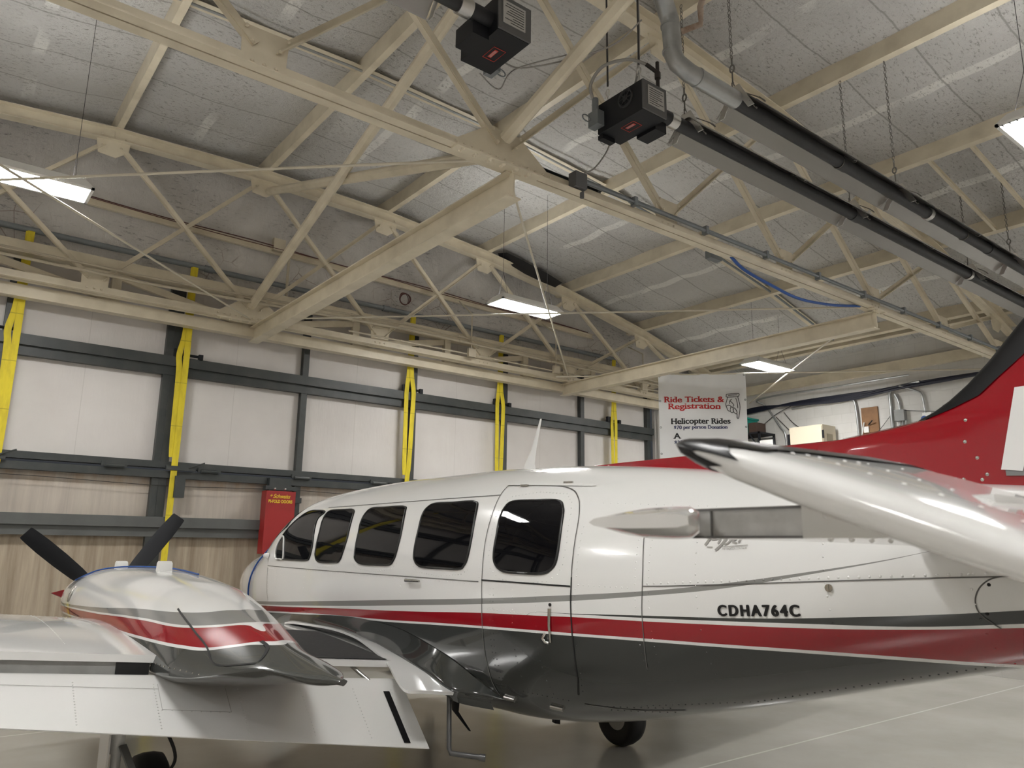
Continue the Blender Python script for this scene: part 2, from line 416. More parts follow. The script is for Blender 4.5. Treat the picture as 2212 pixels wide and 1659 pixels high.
m = MB(); m.box((-5.6, YD-.14, 2.69), (12.9, YD-.02, 2.79)); m.build('lower_hinge_rail', STEEL, D)
for x in (.1, 2.1, 3.35, 4.75, 6.1, 8.1, 10.1):
    m = MB(); m.box((x-.16, YD-.17, 2.80), (x+.16, YD-.13, 2.86)); m.cyl((x-.12, YD-.17, 2.81), (x+.12, YD-.17, 2.81), .025, 8); m.build('hinge', STEEL, D)
for x in (.66, 2.95, 6.72, 8.7, 11.7):
    m = MB(); m.box((x-.07, YD-.22, 2.42), (x+.07, YD-.12, 2.72)); m.box((x-.2, YD-.2, 2.80), (x+.2, YD-.15, 2.86)); m.tube([(x+.1, YD-.2, 2.84), (x+.3, YD-.26, 2.92)], .012, 6); m.build('strap_bracket', STEEL, D)
    m = MB(); m.box((x-.24, YD-.16, 4.42), (x-.12, YD-.10, 4.55)); m.box((x+.1, YD-.16, 4.42), (x+.16, YD-.10, 4.51)); m.cyl((x-.2, YD-.12, 4.48), (x+.14, YD-.12, 4.48), .02, 8); m.build('strap_roller', BLACKP, D)
m = MB(); m.tube([(x, YD-.125, 2.60+.02*math.sin(x*1.7)) for x in [-3+.3*i for i in range(48)]], .004, 5); m.build('safety_cable', DARKW, D)
# door lock cover
T = root('door_operator_cover', (4.38, 11.45, 1.66), 'tall red steel cover lettered bi-fold doors on the lower door leaf behind the cockpit', 'cover')
m = MB(); m.box((4.15, 11.26, 1.66), (4.60, 11.46, 2.58)); b = m.build('cover', speckled('red_cover_paint', (.36, .02, .02), (.2, .015, .015), 2.5, .7, .4), T)
m = MB(); m.box((4.22, 11.36, 2.58), (4.56, 11.46, 2.78)); m.box((4.16, 11.34, 2.60), (4.66, 11.46, 2.66)); m.box((4.60, 11.36, 2.42), (4.74, 11.46, 2.50)); m.build('bracket', STEEL, T)
for x in (4.30, 4.46): m = MB(); m.dome((x, 11.34, 2.62), (0, -1, 0), .025, .02); m.build('bolt', CHROME, T)
YEL = mat('yellow_lettering', (.75, .48, .03), .5)
def wall_text(body, x, y, z, size, name, mt, par, bold=0, shear=0, sx=1.0, spacing=1.0):
    vs, fs = text_mesh(body, size, bold, shear, spacing); m = MB(); m.add([(x+a*sx, y, z+b) for a, b in vs], fs); return m.build(name, mt, par)
wall_text('Schweiss', 4.25, 11.256, 2.475, .085, 'script_lettering', YEL, T, .002, .45, .85)
wall_text('+', 4.19, 11.256, 2.48, .09, 'script_lettering', YEL, T, .0, .3)
wall_text('BI-FOLD DOORS', 4.185, 11.256, 2.405, .062, 'lettering', YEL, T, .003, 0, .80)
# lift straps
def strap(name, path, w, label, Tn=(1, 0, 0)):
    m = MB(); P = smoothline(path, 6); h = Vector(Tn)*w/2; n = Vector((0, -.006, 0))
    m.loft([[p-h, p+h, p+h+n, p-h+n] for p in P]); return m
SX = [(.76, 'yellow lift strap at the left edge of the picture'), (2.85, 'yellow lift strap just right of the wide grey post, passing behind the propeller blade'),
      (6.60, 'yellow lift strap hanging above the cockpit windows, middle one of the five'), (8.57, 'yellow lift strap hanging behind the white roof antenna of the airplane'), (11.63, 'yellow lift strap nearest the hanging banner')]
for i, (x, lb) in enumerate(SX):
    r_ = root('lift_strap', (x, 11.4, .3), lb, 'strap', 'yellow door lift straps')
    y = 11.425; e = (0, 0, .05, .05, .02)[i]
    m = strap('s', [(x+.01, 11.40, 5.83), (x+.01, y-.005, 5.5), (x+.02, y-.005, 4.8), (x+.02+e, y-.008, 4.45), (x+.02+e, y-.008, 4.2), (x+.015+e*.5, y-.005, 3.2), (x+.01, y-.005, 2.8), (x, y-.005, 1.5), (x, y-.005, .3)], .085, '')
    m.build('long_run', STRAP, r_)
    m = strap('s', [(x-.01, 11.41, 5.82), (x-.01, y+.003, 5.5), (x-.03, y+.003, 4.8), (x-.06-.02*(i<2), y+.003, 4.46), (x-.06, y+.003, 4.2), (x-.05, y+.003, 3.3), (x-.035, y+.003, 2.98 if i < 4 else 3.3)], .08, '')
    m.build('short_run', STRAP, r_)
# ------------------------------------------------------------------ door header
T = root('door_header_truss', (3.65, 11.3, 4.86), 'long cream tube truss spanning above the door, just behind the last roof truss', 'truss')
m = MB(); m.box((-6, 11.24, 4.86), (13.0, 11.39, 5.02)); m.build('bottom_tube', CREAM, T)
m = MB(); m.box((-6, 11.22, 5.44), (13.0, 11.39, 5.60)); m.build('top_tube', CREAM, T)
HX = [3.64+1.81*k for k in range(-5, 6)]
for k, x in enumerate(HX):
    m = MB(); m.box((x-.06, 11.27, 5.02), (x+.06, 11.37, 5.44)); m.build('post', CREAM, T)
for a, b in zip(HX[:-1], HX[1:]):
    up_r = a >= 3.6; m = MB()
    p, q = ((a+.05, 11.33, 5.06), (b-.05, 11.33, 5.40)) if up_r else ((a+.05, 11.33, 5.40), (b-.05, 11.33, 5.06))
    m.bar(p, q, .06, .10); m.build('diagonal', CREAM, T)
for x, yy in ((13.0, 11.2), (13.35, 11.35)):
    m = MB(); m.box((x, yy, 0), (x+.1, yy+.14, 5.6)); tag(m.build('door_jamb_post', STEEL), 'dark steel jamb post %s beside the banner' % ('nearest the yellow strap' if x < 13.2 else 'farthest right,'), 'post')
# lift shaft and conduits in front
m = MB(); m.tube([(-6, 11.43, 5.83), (11.8, 11.43, 5.83)], .042, 12)
for x in (-.5, 3.0, 6.0, 8.9): m.tube([(x, 11.43, 5.83), (x+.12, 11.43, 5.83)], .055, 12)
tag(m.build('lift_shaft', PIPE, smooth=50), 'long bare zinc lift shaft above the door header', 'pipe')
def conduit(pts, r, label, mtl=CREAMD, boxes=()):
    m = MB(); m.tube(pts, r, 8)
    P = [Vector(p) for p in pts]
    for a, b in zip(P[:-1], P[1:]):
        n = int((b-a).length/1.7)
        for i in range(n):
            p = a.lerp(b, (i+.5)/n); d = (b-a).normalized(); m.tube([p-d*.025, p+d*.025], r*1.35, 8)
    return tag(m.build('conduit', mtl, smooth=50), label, 'pipe')
conduit([(-6, 10.92, 5.46), (2.2, 10.92, 5.35), (6.2, 10.92, 5.45), (12.6, 10.92, 5.36)], .017, 'cream conduit running along the door truss, upper of the pair')
conduit([(-6, 10.88, 5.30), (2.2, 10.88, 5.25), (6.2, 10.88, 5.36), (12.6, 10.88, 5.27)], .021, 'cream conduit running along the door truss, lower and thicker of the pair')
conduit([(5.15, 10.93, 5.155), (12.9, 10.93, 5.155)], .014, 'thin cream conduit clipped on the bottom chord linking the junction boxes')
for x, w in ((7.52, 'left'), (9.52, 'middle'), (12.0, 'right')):
    T = root('junction_box', (x, 10.9, 5.1), 'cream square junction box on the truss gusset, %s one of three' % w, 'box', 'cream junction boxes')
    m = MB(); m.box((x-.075, 10.86, 5.10), (x+.075, 10.92, 5.25)); m.build('box', CREAMD, T)
    m = MB(); m.tube([(x, 10.9, 5.25), (x, 10.9, 5.9), (x-.02, 11.3, gz(x)-.05)], .013, 7); m.build('riser_conduit', CREAMD, T, smooth=50)
T = root('junction_box', (4.05, 11.4, 6.2), 'square cream junction box on the gable girt, above the steel lift shaft', 'box', 'cream junction boxes')
m = MB(); m.box((3.98, 11.34, 6.36), (4.17, 11.44, 6.56)); m.build('box', CREAMD, T)
m = MB(); m.tube([(4.25, 11.36, 6.4), (4.25, 11.36, 5.65)], .022, 7); m.tube([(4.14, 11.38, 6.42), (4.25, 11.36, 6.42)], .014, 6); m.build('riser_conduit', CREAMD, T, smooth=50)
# ------------------------------------------------------------------ roof trusses
def truss(Y, label, x0=-7.6, x1=14.9):
    T = root('roof_truss', (XA, Y, 5.02), label, 'truss', 'cream roof trusses')
    for nm, line in (('bottom_chord', [(x0, 5.02), (x1, 5.02)]), ('top_chord', [(x, arch(x)) for x in [x0]+[n for n in NODE if x0 < n < x1]+[x1]])):
        mm = MB()
        for (a, za), (b, zb) in zip(line[:-1], line[1:]):
            for s in (1, -1):
                p, q = (a, Y-.007*s, za), (b, Y-.007*s, zb)
                if nm == 'bottom_chord': mm.ang(p, q, .085, .11, .01, sx=s, sy=1)
                else: mm.ang((a, Y-.007*s, za+CH), (b, Y-.007*s, zb+CH), .09, CH, .012, sx=s, sy=-1)
                if nm == 'top_chord': mm.box((a, Y-.09, 0), (a, Y-.09, 0)) if False else None
        if nm == 'top_chord':
            for (a, za), (b, zb) in zip(line[:-1], line[1:]): mm.prof((a, Y, za+CH/2), (b, Y, zb+CH/2), [(-.075, -CH/2), (.075, -CH/2), (.075, -CH/2+.012), (-.075, -CH/2+.012)])
        mm.build(nm, CREAM, T)
    N = [n for n in NODE if x0 < n < x1]
    for i, (a, b) in enumerate(zip(N[:-1], N[1:])):
        for (p, q, s) in (((a, arch(a)), (b, 5.12), -1), ((a, 5.12), (b, arch(b)), 1)):
            mm = MB(); P0, P1 = Vector((p[0], Y+.02*s, p[1])), Vector((q[0], Y+.02*s, q[1])); d = (P1-P0).normalized()
            mm.ang(P0+d*.12, P1-d*.12, .055*s, .06, .008, upv=(0, 0, 1)); mm.build('web_diagonal', CREAM, T)
    for n in N:
        big = abs(n-XA) < .1
        w = .60 if big else .20; zt = 5.12+.24
        mm = MB(); mm.plate([(n-w*.9, Y-.006, 5.05), (n+w*.9, Y-.006, 5.05), (n+w*.8, Y-.006, 5.14), (n+.17, Y-.006, zt), (n-.17, Y-.006, zt), (n-w*.8, Y-.006, 5.14)], (0, .012, 0)); g = mm.build('gusset_plate', CREAM, T)
        vis = 1.0 < n < 14.0
        B_ = [(n+k*.085, Y-.018, 5.085) for k in ((-1, 0, 1) if not big else range(-6, 7))]+[(n+sx*(.05+t*.5), Y-.045, 5.12+t) for sx in (-1, 1) for t in (.10, .20)]
        if vis: bolts(g, B_, (0, -1, 0), .017, .016, CREAM)
        z = arch(n)
        mm = MB(); mm.plate([(n-.22, Y-.006, z+.05), (n+.22, Y-.006, z+.05), (n+.20, Y-.006, z-.12), (n+.05, Y-.006, z-.24), (n-.17, Y-.006, z-.22)], (0, .012, 0)); g = mm.build('gusset_plate', CREAM, T)
        if vis: bolts(g, [(n+dx, Y-.05, z+dz) for dx, dz in ((-.15, .04), (.15, .04), (-.13, -.12), (.10, -.10))], (0, -1, 0), .017, .016, CREAM)
        if big or abs(n-10.01) < .1:
            mm = MB(); mm.box((n-.55, Y-.11, 5.002), (n+.35, Y-.01, 5.02)) if big else mm.box((n-.2, Y-.1, 5.004), (n+.2, Y-.01, 5.02))
            s = mm.build('splice_plate', CREAM, T)
            bolts(s, [(n-.48+k*.14 if big else n-.1+k*.2, Y+dy, 5.002) for k in range(6 if big else 2) for dy in (-.04, -.08)], (0, 0, -1), .020, .018, CREAM)
    return T
T1 = truss(4.87, 'nearest cream roof truss, crossing the ceiling above the two hanging beams')
T2 = truss(11.05, 'cream roof truss against the gable, directly above the white folding door')
# ------------------------------------------------------------------ purlins, struts and rods
PL = {1: 'cream purlin at the top left, running from the gable past the left lamp', 2: 'cream purlin at the roof crown, second from the left',
      3: 'cream purlin passing behind the bolted splice of the near truss', 4: 'cream purlin between the splice and the heater burner, above the lit middle lamp',
      5: 'cream purlin under which the near heater tubes start, fifth from the left', 6: 'cream purlin above the blue hanging hose, sixth from the left', 7: 'cream purlin just above the far small lamp', 8: 'last cream purlin, low along the block wall'}
for k, lb in PL.items():
    n = XA+PAN*(k-2)*1.0
    if n > 14.6: n = 14.45
    z = tcz(n)+CH+PD/2; m = MB()
    tilt = -2*.0137*(n-XA)
    u = Vector((-tilt, 0, 1)).normalized()
    m.chan((n, YN, z), (n, YG-.02, z), .085, PD, .01, upv=u, sx=1)
    o = m.build('roof_purlin', CREAM); tag(o, lb, 'beam', 'cream roof purlins')
m = MB(); m.box((XW-.10, YN, 5.30), (XW, YG, 5.50)); tag(m.build('eave_beam', CREAM), 'cream eave beam lying on top of the white block wall', 'beam')
for i, x in enumerate((3.76, 10.02)):
    lb = ('long cream I-beam hanging from the bolted splice down to the left of the middle lamp', 'long cream I-beam reaching from the near truss to the door above the banner')[i]
    m = MB(); y0 = 4.86; m.ibeam((x, y0, 4.89), (x, 11.26, 4.89), .15, .235, .014, .012)
    m.box((x-.03, y0-.02, 4.78), (x-.018, y0+.03, 5.0))
    tag(m.build('tie_beam', CREAM), lb, 'beam')
def brace(p, q, lb):
    m = MB(); p, q = Vector(p), Vector(q)
    m.prof(p, q, [(-.06, -.02), (-.02, -.06), (.02, -.06), (.06, -.02), (.06, .02), (.02, .06), (-.02, .06), (-.06, .02)]); tag(m.build('sway_brace', CREAM), lb, 'brace', 'cream sway braces')
brace((3.62, 4.80, 5.26), (3.62, -1.2, 7.33), 'thick cream brace rising from the bolted splice towards the top edge of the picture')
brace((3.60, 11.0, 5.26), (3.60, 4.95, 7.26), 'thick cream brace crossing above the left lamp from the door truss up to the roof')
brace((3.72, 11.0, 7.14), (3.72, 4.95, 5.22), 'shallow cream brace from the gable truss top down to the bolted splice')
def rod(p, q, lb):
    m = MB(); m.tube([p, q], .013, 8); tag(m.build('tie_rod', ROD, smooth=60), lb, 'rod', 'thin cream tie rods')
zr = 5.055
rod((-2.7, 4.87, zr), (3.60, 11.0, zr), 'thin cream tie rod slanting from left lamp to the lower end of the longer beam')
rod((3.60, 4.9, zr+.04), (-2.7, 11.0, zr+.04), 'thin cream tie rod from the bolted splice to the left lamp')
rod((3.75, 4.95, zr), (9.95, 11.0, zr+.0), 'thin cream tie rod dropping from the splice past the bright middle lamp')
rod((3.75, 11.0, zr+.03), (9.95, 4.95, zr+.03), 'thin cream tie rod crossing level in front of the middle lamp')
rod((10.1, 4.95, zr+.05), (14.9, 10.3, zr+.05), 'thin cream tie rod slanting down to the block wall, left of the airplane tail')
rod((9.52, 10.9, 5.035), (14.95, 5.26, 5.035), 'nearly level cream tie rod from which the banner hangs')
# mid-bay bridging with conduit under the insulation
m = MB(); xs = [XL+.1+.4*i for i in range(57)]
m.loft([[(x, 7.84, ceilz(x)-.10), (x, 7.92, ceilz(x)-.13), (x, 8.02, ceilz(x)-.09), (x, 7.93, ceilz(x)-.03)] for x in xs if x < XW-.2])
tag(m.build('roof_bridging', CREAM, smooth=50), 'soft cream bridging strip following the curved ceiling halfway between the trusses', 'beam')
m = MB(); m.tube([(x, 7.80, ceilz(x)-.20) for x in xs if -3 < x < 8.2], .016, 8)
tag(m.build('conduit', GALV, smooth=50), 'thin zinc conduit under the curved ceiling halfway between the trusses', 'pipe')
m = MB(); m.tube([(x, 7.80, ceilz(x)-.20) for x in xs if 8.2 <= x < 14.5], .02, 8); m.box((10.3, 7.74, ceilz(10.4)-.34), (10.6, 7.86, ceilz(10.4)-.2))
tag(m.build('conduit', PIPE, smooth=50), 'dark conduit with a small box running down the ceiling behind the blue hose', 'pipe')
# strut channel and conduit on the near truss
m = MB(); m.chan((3.55, 5.02, 5.22), (4.95, 5.02, 5.22), .04, .06, .005); m.box((4.90, 4.99, 5.16), (4.94, 5.07, 5.32)); tag(m.build('strut_channel', STEEL), 'short dark strut channel behind the bolted splice', 'channel')
m = MB(); m.tube([(4.5, 4.80, 5.145), (14.6, 4.80, 5.145)], .019, 8); m.tube([(4.55, 4.83, 5.19), (14.6, 4.83, 5.19)], .010, 6)
for i in range(9): m.box((5.2+1.1*i, 4.775, 5.11), (5.24+1.1*i, 4.84, 5.20))
tag(m.build('conduit', PIPE, smooth=40), 'dark conduit lying along the bottom chord of the near truss', 'pipe')
m = MB(); m.box((4.38, 4.74, 5.04), (4.52, 4.84, 5.19)); m.cyl((4.50, 4.79, 5.04), (4.50, 4.79, 4.97), .02); tag(m.build('junction_box', DGREY), 'dark grey junction box on the near truss beside the splice', 'box')
m = MB(); m.tube(smoothline([(4.50, 4.80, 5.2), (4.62, 4.72, 5.3), (4.68, 4.6, 5.5), (4.55, 4.55, 5.62), (4.46, 4.52, 5.66)], 8), .008, 6); m.torus((4.6, 4.6, 5.52), .05, .005, (0, 1, .3), 18, 5)
tag(m.build('power_cable', WIREM, smooth=60), 'grey power cable drooping from the burner to the junction box', 'cable')
m = MB(); m.tube(smoothline([(6.86, 4.9, 5.04), (7.12, 4.9, 4.93), (7.65, 4.9, 4.86), (8.23, 4.9, 4.82), (8.98, 4.9, 4.9), (9.68, 4.9, 5.03)], 8), .018, 8)
tag(m.build('air_hose', BLUEC, smooth=60), 'blue hose sagging below the near truss', 'hose')
# torn insulation
m = MB(); P = [(8.2, 7.24), (8.5, 7.20), (8.8, 7.14), (9.2, 7.07), (9.60, 6.96)]; Q = [(8.22, 7.23), (8.52, 7.08), (8.82, 7.0), (9.22, 6.94), (9.6, 6.90)]
m.loft([[(a, 11.08, b+.05), (a, 10.80, b-.02), (c, 10.93, d+.02), (c+.02, 11.08, d)] for (a, b), (c, d) in zip(P, Q)]); tag(m.build('torn_insulation', RUBBER, smooth=40), 'black flap of torn roof insulation hanging over the gable truss', 'insulation')
# ------------------------------------------------------------------ strip lights
def lamp(cx, cy, label, z=5.42, L=1.22, Wd=.44, upl=True):
    T = root('strip_light', (cx, cy, z), label, 'light', 'hanging strip lights')
    m = MB(); a, b = L/2, Wd/2; zt = z+.10
    m.add([(cx-a, cy-b, z), (cx+a, cy-b, z), (cx+a, cy+b, z), (cx-a, cy+b, z), (cx-a+.08, cy-b+.08, zt), (cx+a-.08, cy-b+.08, zt), (cx+a-.08, cy+b-.08, zt), (cx-a+.08, cy+b-.08, zt)],
          [(4, 5, 6, 7), (0, 1, 5, 4), (1, 2, 6, 5), (2, 3, 7, 6), (3, 0, 4, 7)])
    for s in (-1, 1): m.box((cx-a, cy+s*(b-.015)-.015, z-.02), (cx+a, cy+s*(b-.015)+.015, z)); m.box((cx+s*(a-.015)-.015, cy-b, z-.02), (cx+s*(a-.015)+.015, cy+b, z))
    for k in range(9): m.box((cx-b+.0, cy, z), (cx-b, cy, z)) if False else None
    m.build('housing', WHITEP, T)
    m = MB(); m.box((cx-a+.03, cy-b+.03, z-.016), (cx+a-.03, cy+b-.03, z-.004)); m.build('diffuser', DIFFM, T)
    m = MB()
    if upl: m.box((cx-a+.10, cy-b+.10, zt+.001), (cx+a-.10, cy+b-.10, zt+.006)); m.build('added_uplight', UPLM, T)  # glowing top plate added to throw light on the roof
    else: m.box((cx-.2, cy-.05, zt+.001), (cx+.2, cy+.05, zt+.03)); m.build('driver_box', WHITEP, T)
    for s in (-1, 1):
        m = MB()
        for k in range(7): m.box((cx+s*(a-.03)-.025, cy-b+.05+k*.055, z-.02), (cx+s*(a-.03)+.025, cy-b+.065+k*.055, z-.016))
        m.build('louvre_end', WHITEP, T)
    for s in (-1, 1):
        m = MB(); x = cx+s*a*.72; zc = ceilz(x)-.06; P = Vector((x, cy, zt+.38))
        m.tube([P, (x, cy, zc)], .0028, 5); m.tube([(x, cy-b+.1, zt), P], .003, 5); m.tube([(x, cy+b-.1, zt), P], .003, 5); m.build('hanger_wire', DARKW, T)
    return T
lamp(.43, 8.52, 'lit strip light at the left edge of the picture', 5.32)
lamp(7.08, 8.82, 'lit strip light hanging in the middle, with two tie rods crossing in front of it', 5.42)
lamp(12.72, 8.34, 'small lit strip light hanging farthest away, above the banner', 5.28, upl=False)
lamp(7.52, 1.97, 'lit strip light cut off by the right edge of the picture', 5.42)
for x, y in ((.43, 2.1), (.43, -4.2), (7.4, -4.2), (12.9, 2.0), (12.9, -4.2), (-5.0, 8.5), (-5.0, 2.1), (-5.0, -4.2)):  # extra lamps added out of view to light the near hangar
    lamp(x, y, 'added strip light, unseen beyond the frame, to light the near part of the hangar', 5.42)
# ------------------------------------------------------------------ chains
def chain(x, y, z0, z1, label, pitch=.040, mt=CHAINM, buckle=True):
    T = root('chain', (x, y, z0), label, 'chain', 'heater hanging chains')
    m = MB(); n = max(2, int((z1-z0)/pitch))
    zs = z0+(.22 if buckle else 0)
    n = int((z1-zs)/pitch)
    for i in range(n):
        ax = (1, 0, 0) if i % 2 else (0, 1, 0); m.torus((x, y, zs+pitch*(i+.5)), .013, .0042, ax, 10, 4, elong=(0, 0, 1))
    m.build('links', mt, T, smooth=60)
    if buckle:
        m = MB(); m.torus((x, y, z0+.13), .022, .008, (1, 0, 0), 14, 5, elong=(0, 0, 1)); m.tube([(x, y, z0+.16), (x, y, z0+.23)], .008, 6); m.tube([(x, y, z0), (x, y, z0+.10)], .007, 6); m.build('turnbuckle', CHROME if False else CHAINM, T, smooth=60)
    return T
# ------------------------------------------------------------------ radiant tube heaters
def reflector(x0, x1, y, z, par, r=.165):
    prof = [(-.205, -.070), (-.19, -.062), (-.065, .072), (-.045, .08), (.045, .08), (.065, .072), (.19, -.062), (.205, -.070)]
    n = int(abs(x1-x0)/3)+1
    m = MB(); L = []
    for x in (x0, x1):
        L.append([(x, y+a, z+b) for a, b in prof]+[(x, y+a*.985, z+b-.004) for a, b in prof[::-1]])
    m.loft(L, caps=True); return m.build('reflector', REFL, par, smooth=35)
def hanger(x, y, z, par):
    m = MB(); m.plate([(x, y-.18, z-.10), (x, y-.10, z+.05), (x, y-.05, z+.15), (x, y+.05, z+.15), (x, y+.10, z+.05), (x, y+.18, z-.10), (x, y+.12, z-.10), (x, y+.06, z+.01), (x, y-.06, z+.01), (x, y-.12, z-.10)], (.008, 0, 0)); m.build('hanger_bracket', ALU, par)
    m = MB(); m.tube([(x, y+.02, z+.14), (x, y+.02, z+.19), (x+.02, y+.02, z+.20)], .006, 6); m.tube(smoothline([(x+.02, y+.02, z+.19), (x+.10, y+.03, z+.17), (x+.22, y-.10, z+.08), (x+.23, y-.14, z+.03), (x+.16, y-.13, z+.05)], 5), .005, 6); m.tube(smoothline([(x, y-.14, z-.05), (x+.06, y-.16, z-.11), (x+.02, y-.19, z-.13)], 4), .005, 6); m.build('spring_clip', CHAINM, par, smooth=60)
def clip(x, y, z, par):
    m = MB(); m.tube(smoothline([(x, y-.20, z-.10), (x+.08, y-.19, z-.065), (x+.10, y-.15, z-.06), (x+.10, y-.06, z+.04)], 4), .004, 5); m.torus((x+.1, y, z), .058, .006, (1, 0, 0), 14, 5); m.build('spring_clip', CHAINM, par, smooth=60)
LBLM = mat('label_print', (.06, .06, .06), .5)
def burner(T, x, y, z, sx):
    """burner cabinet, tube leaves towards sx"""
    A = lambda a: x+sx*a
    m = MB(); m.box((A(-.15), y-.11, z-.13), (A(.13), y+(.42 if sx > 0 else .36), z+.15)); m.build('burner_cabinet', BLACKP, T)
    m = MB(); m.box((A(-.155), y-.125, z-.125), (A(.135), y-.11, z+.145)); g = m.build('front_panel', DGREY, T)
    m = MB(); m.box((A(-.10), y-.13, z-.07), (A(.10), y-.125, z+.11)); lb = m.build('rating_label', LABELM, g)
    m = MB()
    for k in range(8):
        wd = (.16, .17, .13, .15, .16, .1, .17, .12)[k]; m.box((A(-.085), y-.132, z+.085-k*.02), (A(-.085+wd), y-.130, z+.090-k*.02))
    m.build('label_text', LBLM, T)
    # red sticker underneath
    cx, cy = A(-.02), y+.14; zz = z-.131
    m = MB()
    for (a, b) in (((-.09, -.075), (.09, -.070)), ((-.09, .070), (.09, .075)), ((-.09, -.075), (-.085, .075)), ((.085, -.075), (.09, .075))): m.box((cx+a[0]*.6, cy+a[1], zz-.002), (cx+b[0]*.6, cy+b[1], zz))
    m.box((cx-.026, cy-.05, zz-.002), (cx+.004, cy+.05, zz)); m.build('red_sticker', REDL, T)
    m = MB()
    for k in range(3): m.box((cx-.022+k*.008, cy-.04, zz-.003), (cx-.019+k*.008, cy+.04, zz-.002))
    m.build('sticker_text', LABELM, T)
    m = MB(); m.box((A(.13), y+.00, z-.16), (A(.27), y+.22, z-.02)); m.build('air_inlet_box', BLACKP, T)
    if sx > 0: m = MB(); m.box((A(-.13), y+.38, z-.17), (A(.02), y+.44, z-.13)); m.build('bottom_lip', BLACKP, T)
    m = MB(); m.torus((A(-.152), y+.08, z+.06), .075, .012, (1, 0, 0), 24, 6); m.cyl((A(-.152), y+.08, z+.06), (A(-.158), y+.08, z+.06), .03, 12)
    for k in range(4): an = k*pi/4; m.tube([(A(-.156), y+.08-.075*math.cos(an), z+.06-.075*math.sin(an)), (A(-.156), y+.08+.075*math.cos(an), z+.06+.075*math.sin(an))], .004, 5)
    m.build('fan_guard', TUBEB, T, smooth=50)
    m = MB(); m.box((A(-.23), y+.34, z-.08), (A(-.15), y+.46, z+.06)); m.tube([(A(-.20), y+.40, z+.06), (A(-.20), y+.40, z+.19)], .03, 10); m.torus((A(-.29), y+.42, z-.02), .03, .006, (0, 1, 0), 14, 5, elong=(1, 0, 0)); m.build('gas_valve', PIPE, T, smooth=40)
    m = MB(); m.tube([(A(.06), y-.10, z+.12), (A(.06), y-.10, z+.40)], .016, 8); m.tube([(A(.06), y-.10, z+.30), (A(-.04), y-.06, z+.36)], .017, 8); m.cyl((A(.06), y-.10, z+.24), (A(.06), y-.10, z+.30), .026, 8); m.build('black_iron_pipe', mat('black_iron', (.03, .024, .02), .6), T, smooth=50)
    m = MB(); m.tube(smoothline([(A(-.04), y-.06, z+.36), (A(-.14), y+.05, z+.42), (A(-.24), y+.25, z+.42), (A(-.27), y+.38, z+.30), (A(-.22), y+.41, z+.19)], 8), .014, 8); m.build('flexible_gas_hose', WIREM, T, smooth=60)
    m = MB(); m.cyl((A(.13), y, z), (A(.30), y, z), .062, 18); m.build('burner_tube', TUBEB, T, smooth=50)
    m = MB(); m.cyl((A(.30), y, z), (A(.40), y, z), .066, 18); m.build('steel_collar', ALU, T, smooth=50)
    for dy in (.0, .36):
        m = MB(); m.torus((x, y+dy, z+.19), .025, .006, (1, 0, 0), 14, 5, elong=(0, 0, 1)); m.build('lifting_hook', CHAINM, T, smooth=60)
HZ = 5.52
T = root('tube_heater', (4.52, 4.0, HZ-.13), 'long black radiant tube heater with burner box and two reflector tubes at upper right', 'heater', 'gas tube heaters')
burner(T, 4.50, 4.0, HZ, 1)
m = MB(); m.cyl((4.90, 4.0, HZ), (14.2, 4.0, HZ), .060, 18)
for x in (7.9, 10.9): m.cyl((x, 4.0, HZ), (x+.14, 4.0, HZ), .067, 18)
m.build('radiant_tube', TUBEB, T, smooth=50)
m = MB(); m.cyl((5.0, 3.48, HZ+.02), (14.2, 3.48, HZ+.02), .060, 18)
for x in (6.7, 8.6, 10.2): m.cyl((x, 3.48, HZ+.02), (x+.14, 3.48, HZ+.02), .067, 18)
m.build('return_tube', TUBEB, T, smooth=50)
reflector(5.02, 14.2, 4.0, HZ, T); reflector(5.06, 14.2, 3.48, HZ+.02, T)
for y in (4.0, 3.48): hanger(5.05, y, HZ+.01, T)
for x in (7.9, 11.0):
    for y in (4.0, 3.48): hanger(x, y, HZ+.01, T)
for x in (6.6, 9.4, 12.2):
    for y in (4.0, 3.48): clip(x, y, HZ+.01, T)
m = MB(); m.cyl((8.55, 3.48, HZ+.02), (8.62, 3.48, HZ+.02), .07, 18); m.build('steel_collar', ALU, T, smooth=50); m = MB(); m.cyl((10.9, 4.0, HZ), (10.97, 4.0, HZ), .07, 18); m.build('steel_collar', ALU, T, smooth=50)
m = MB(); m.tube([(5.06, 3.48, HZ+.03), (4.56, 3.48, HZ+.03), (4.48, 3.50, HZ+.05), (4.38, 3.54, HZ+.12), (4.36, 3.56, HZ+.20), (4.36, 3.58, HZ+.52), (4.33, 3.58, HZ+.58), (4.22, 3.54, HZ+.66), (4.0, 3.40, HZ+.72)], .075, 16)
for p, q in (((4.56, 3.48, HZ+.03), (4.54, 3.48, HZ+.03)), ((4.36, 3.57, HZ+.22), (4.36, 3.57, HZ+.24)), ((4.36, 3.58, HZ+.46), (4.36, 3.58, HZ+.48))): m.cyl(p, q, .08, 16)
m.build('flue_pipe', GALV, T, smooth=40)
T = root('tube_heater', (2.95, 3.92, HZ-.13), 'black burner box with a tube going left, at the top edge of the picture', 'heater', 'gas tube heaters')
burner(T, 2.94, 3.95, HZ, -1)
m = MB(); m.cyl((2.54, 3.95, HZ), (-3.6, 3.95, HZ), .052, 18); m.build('radiant_tube', TUBEB, T, smooth=50)
reflector(2.40, -3.6, 3.95, HZ, T); hanger(2.41, 3.95, HZ+.01, T)
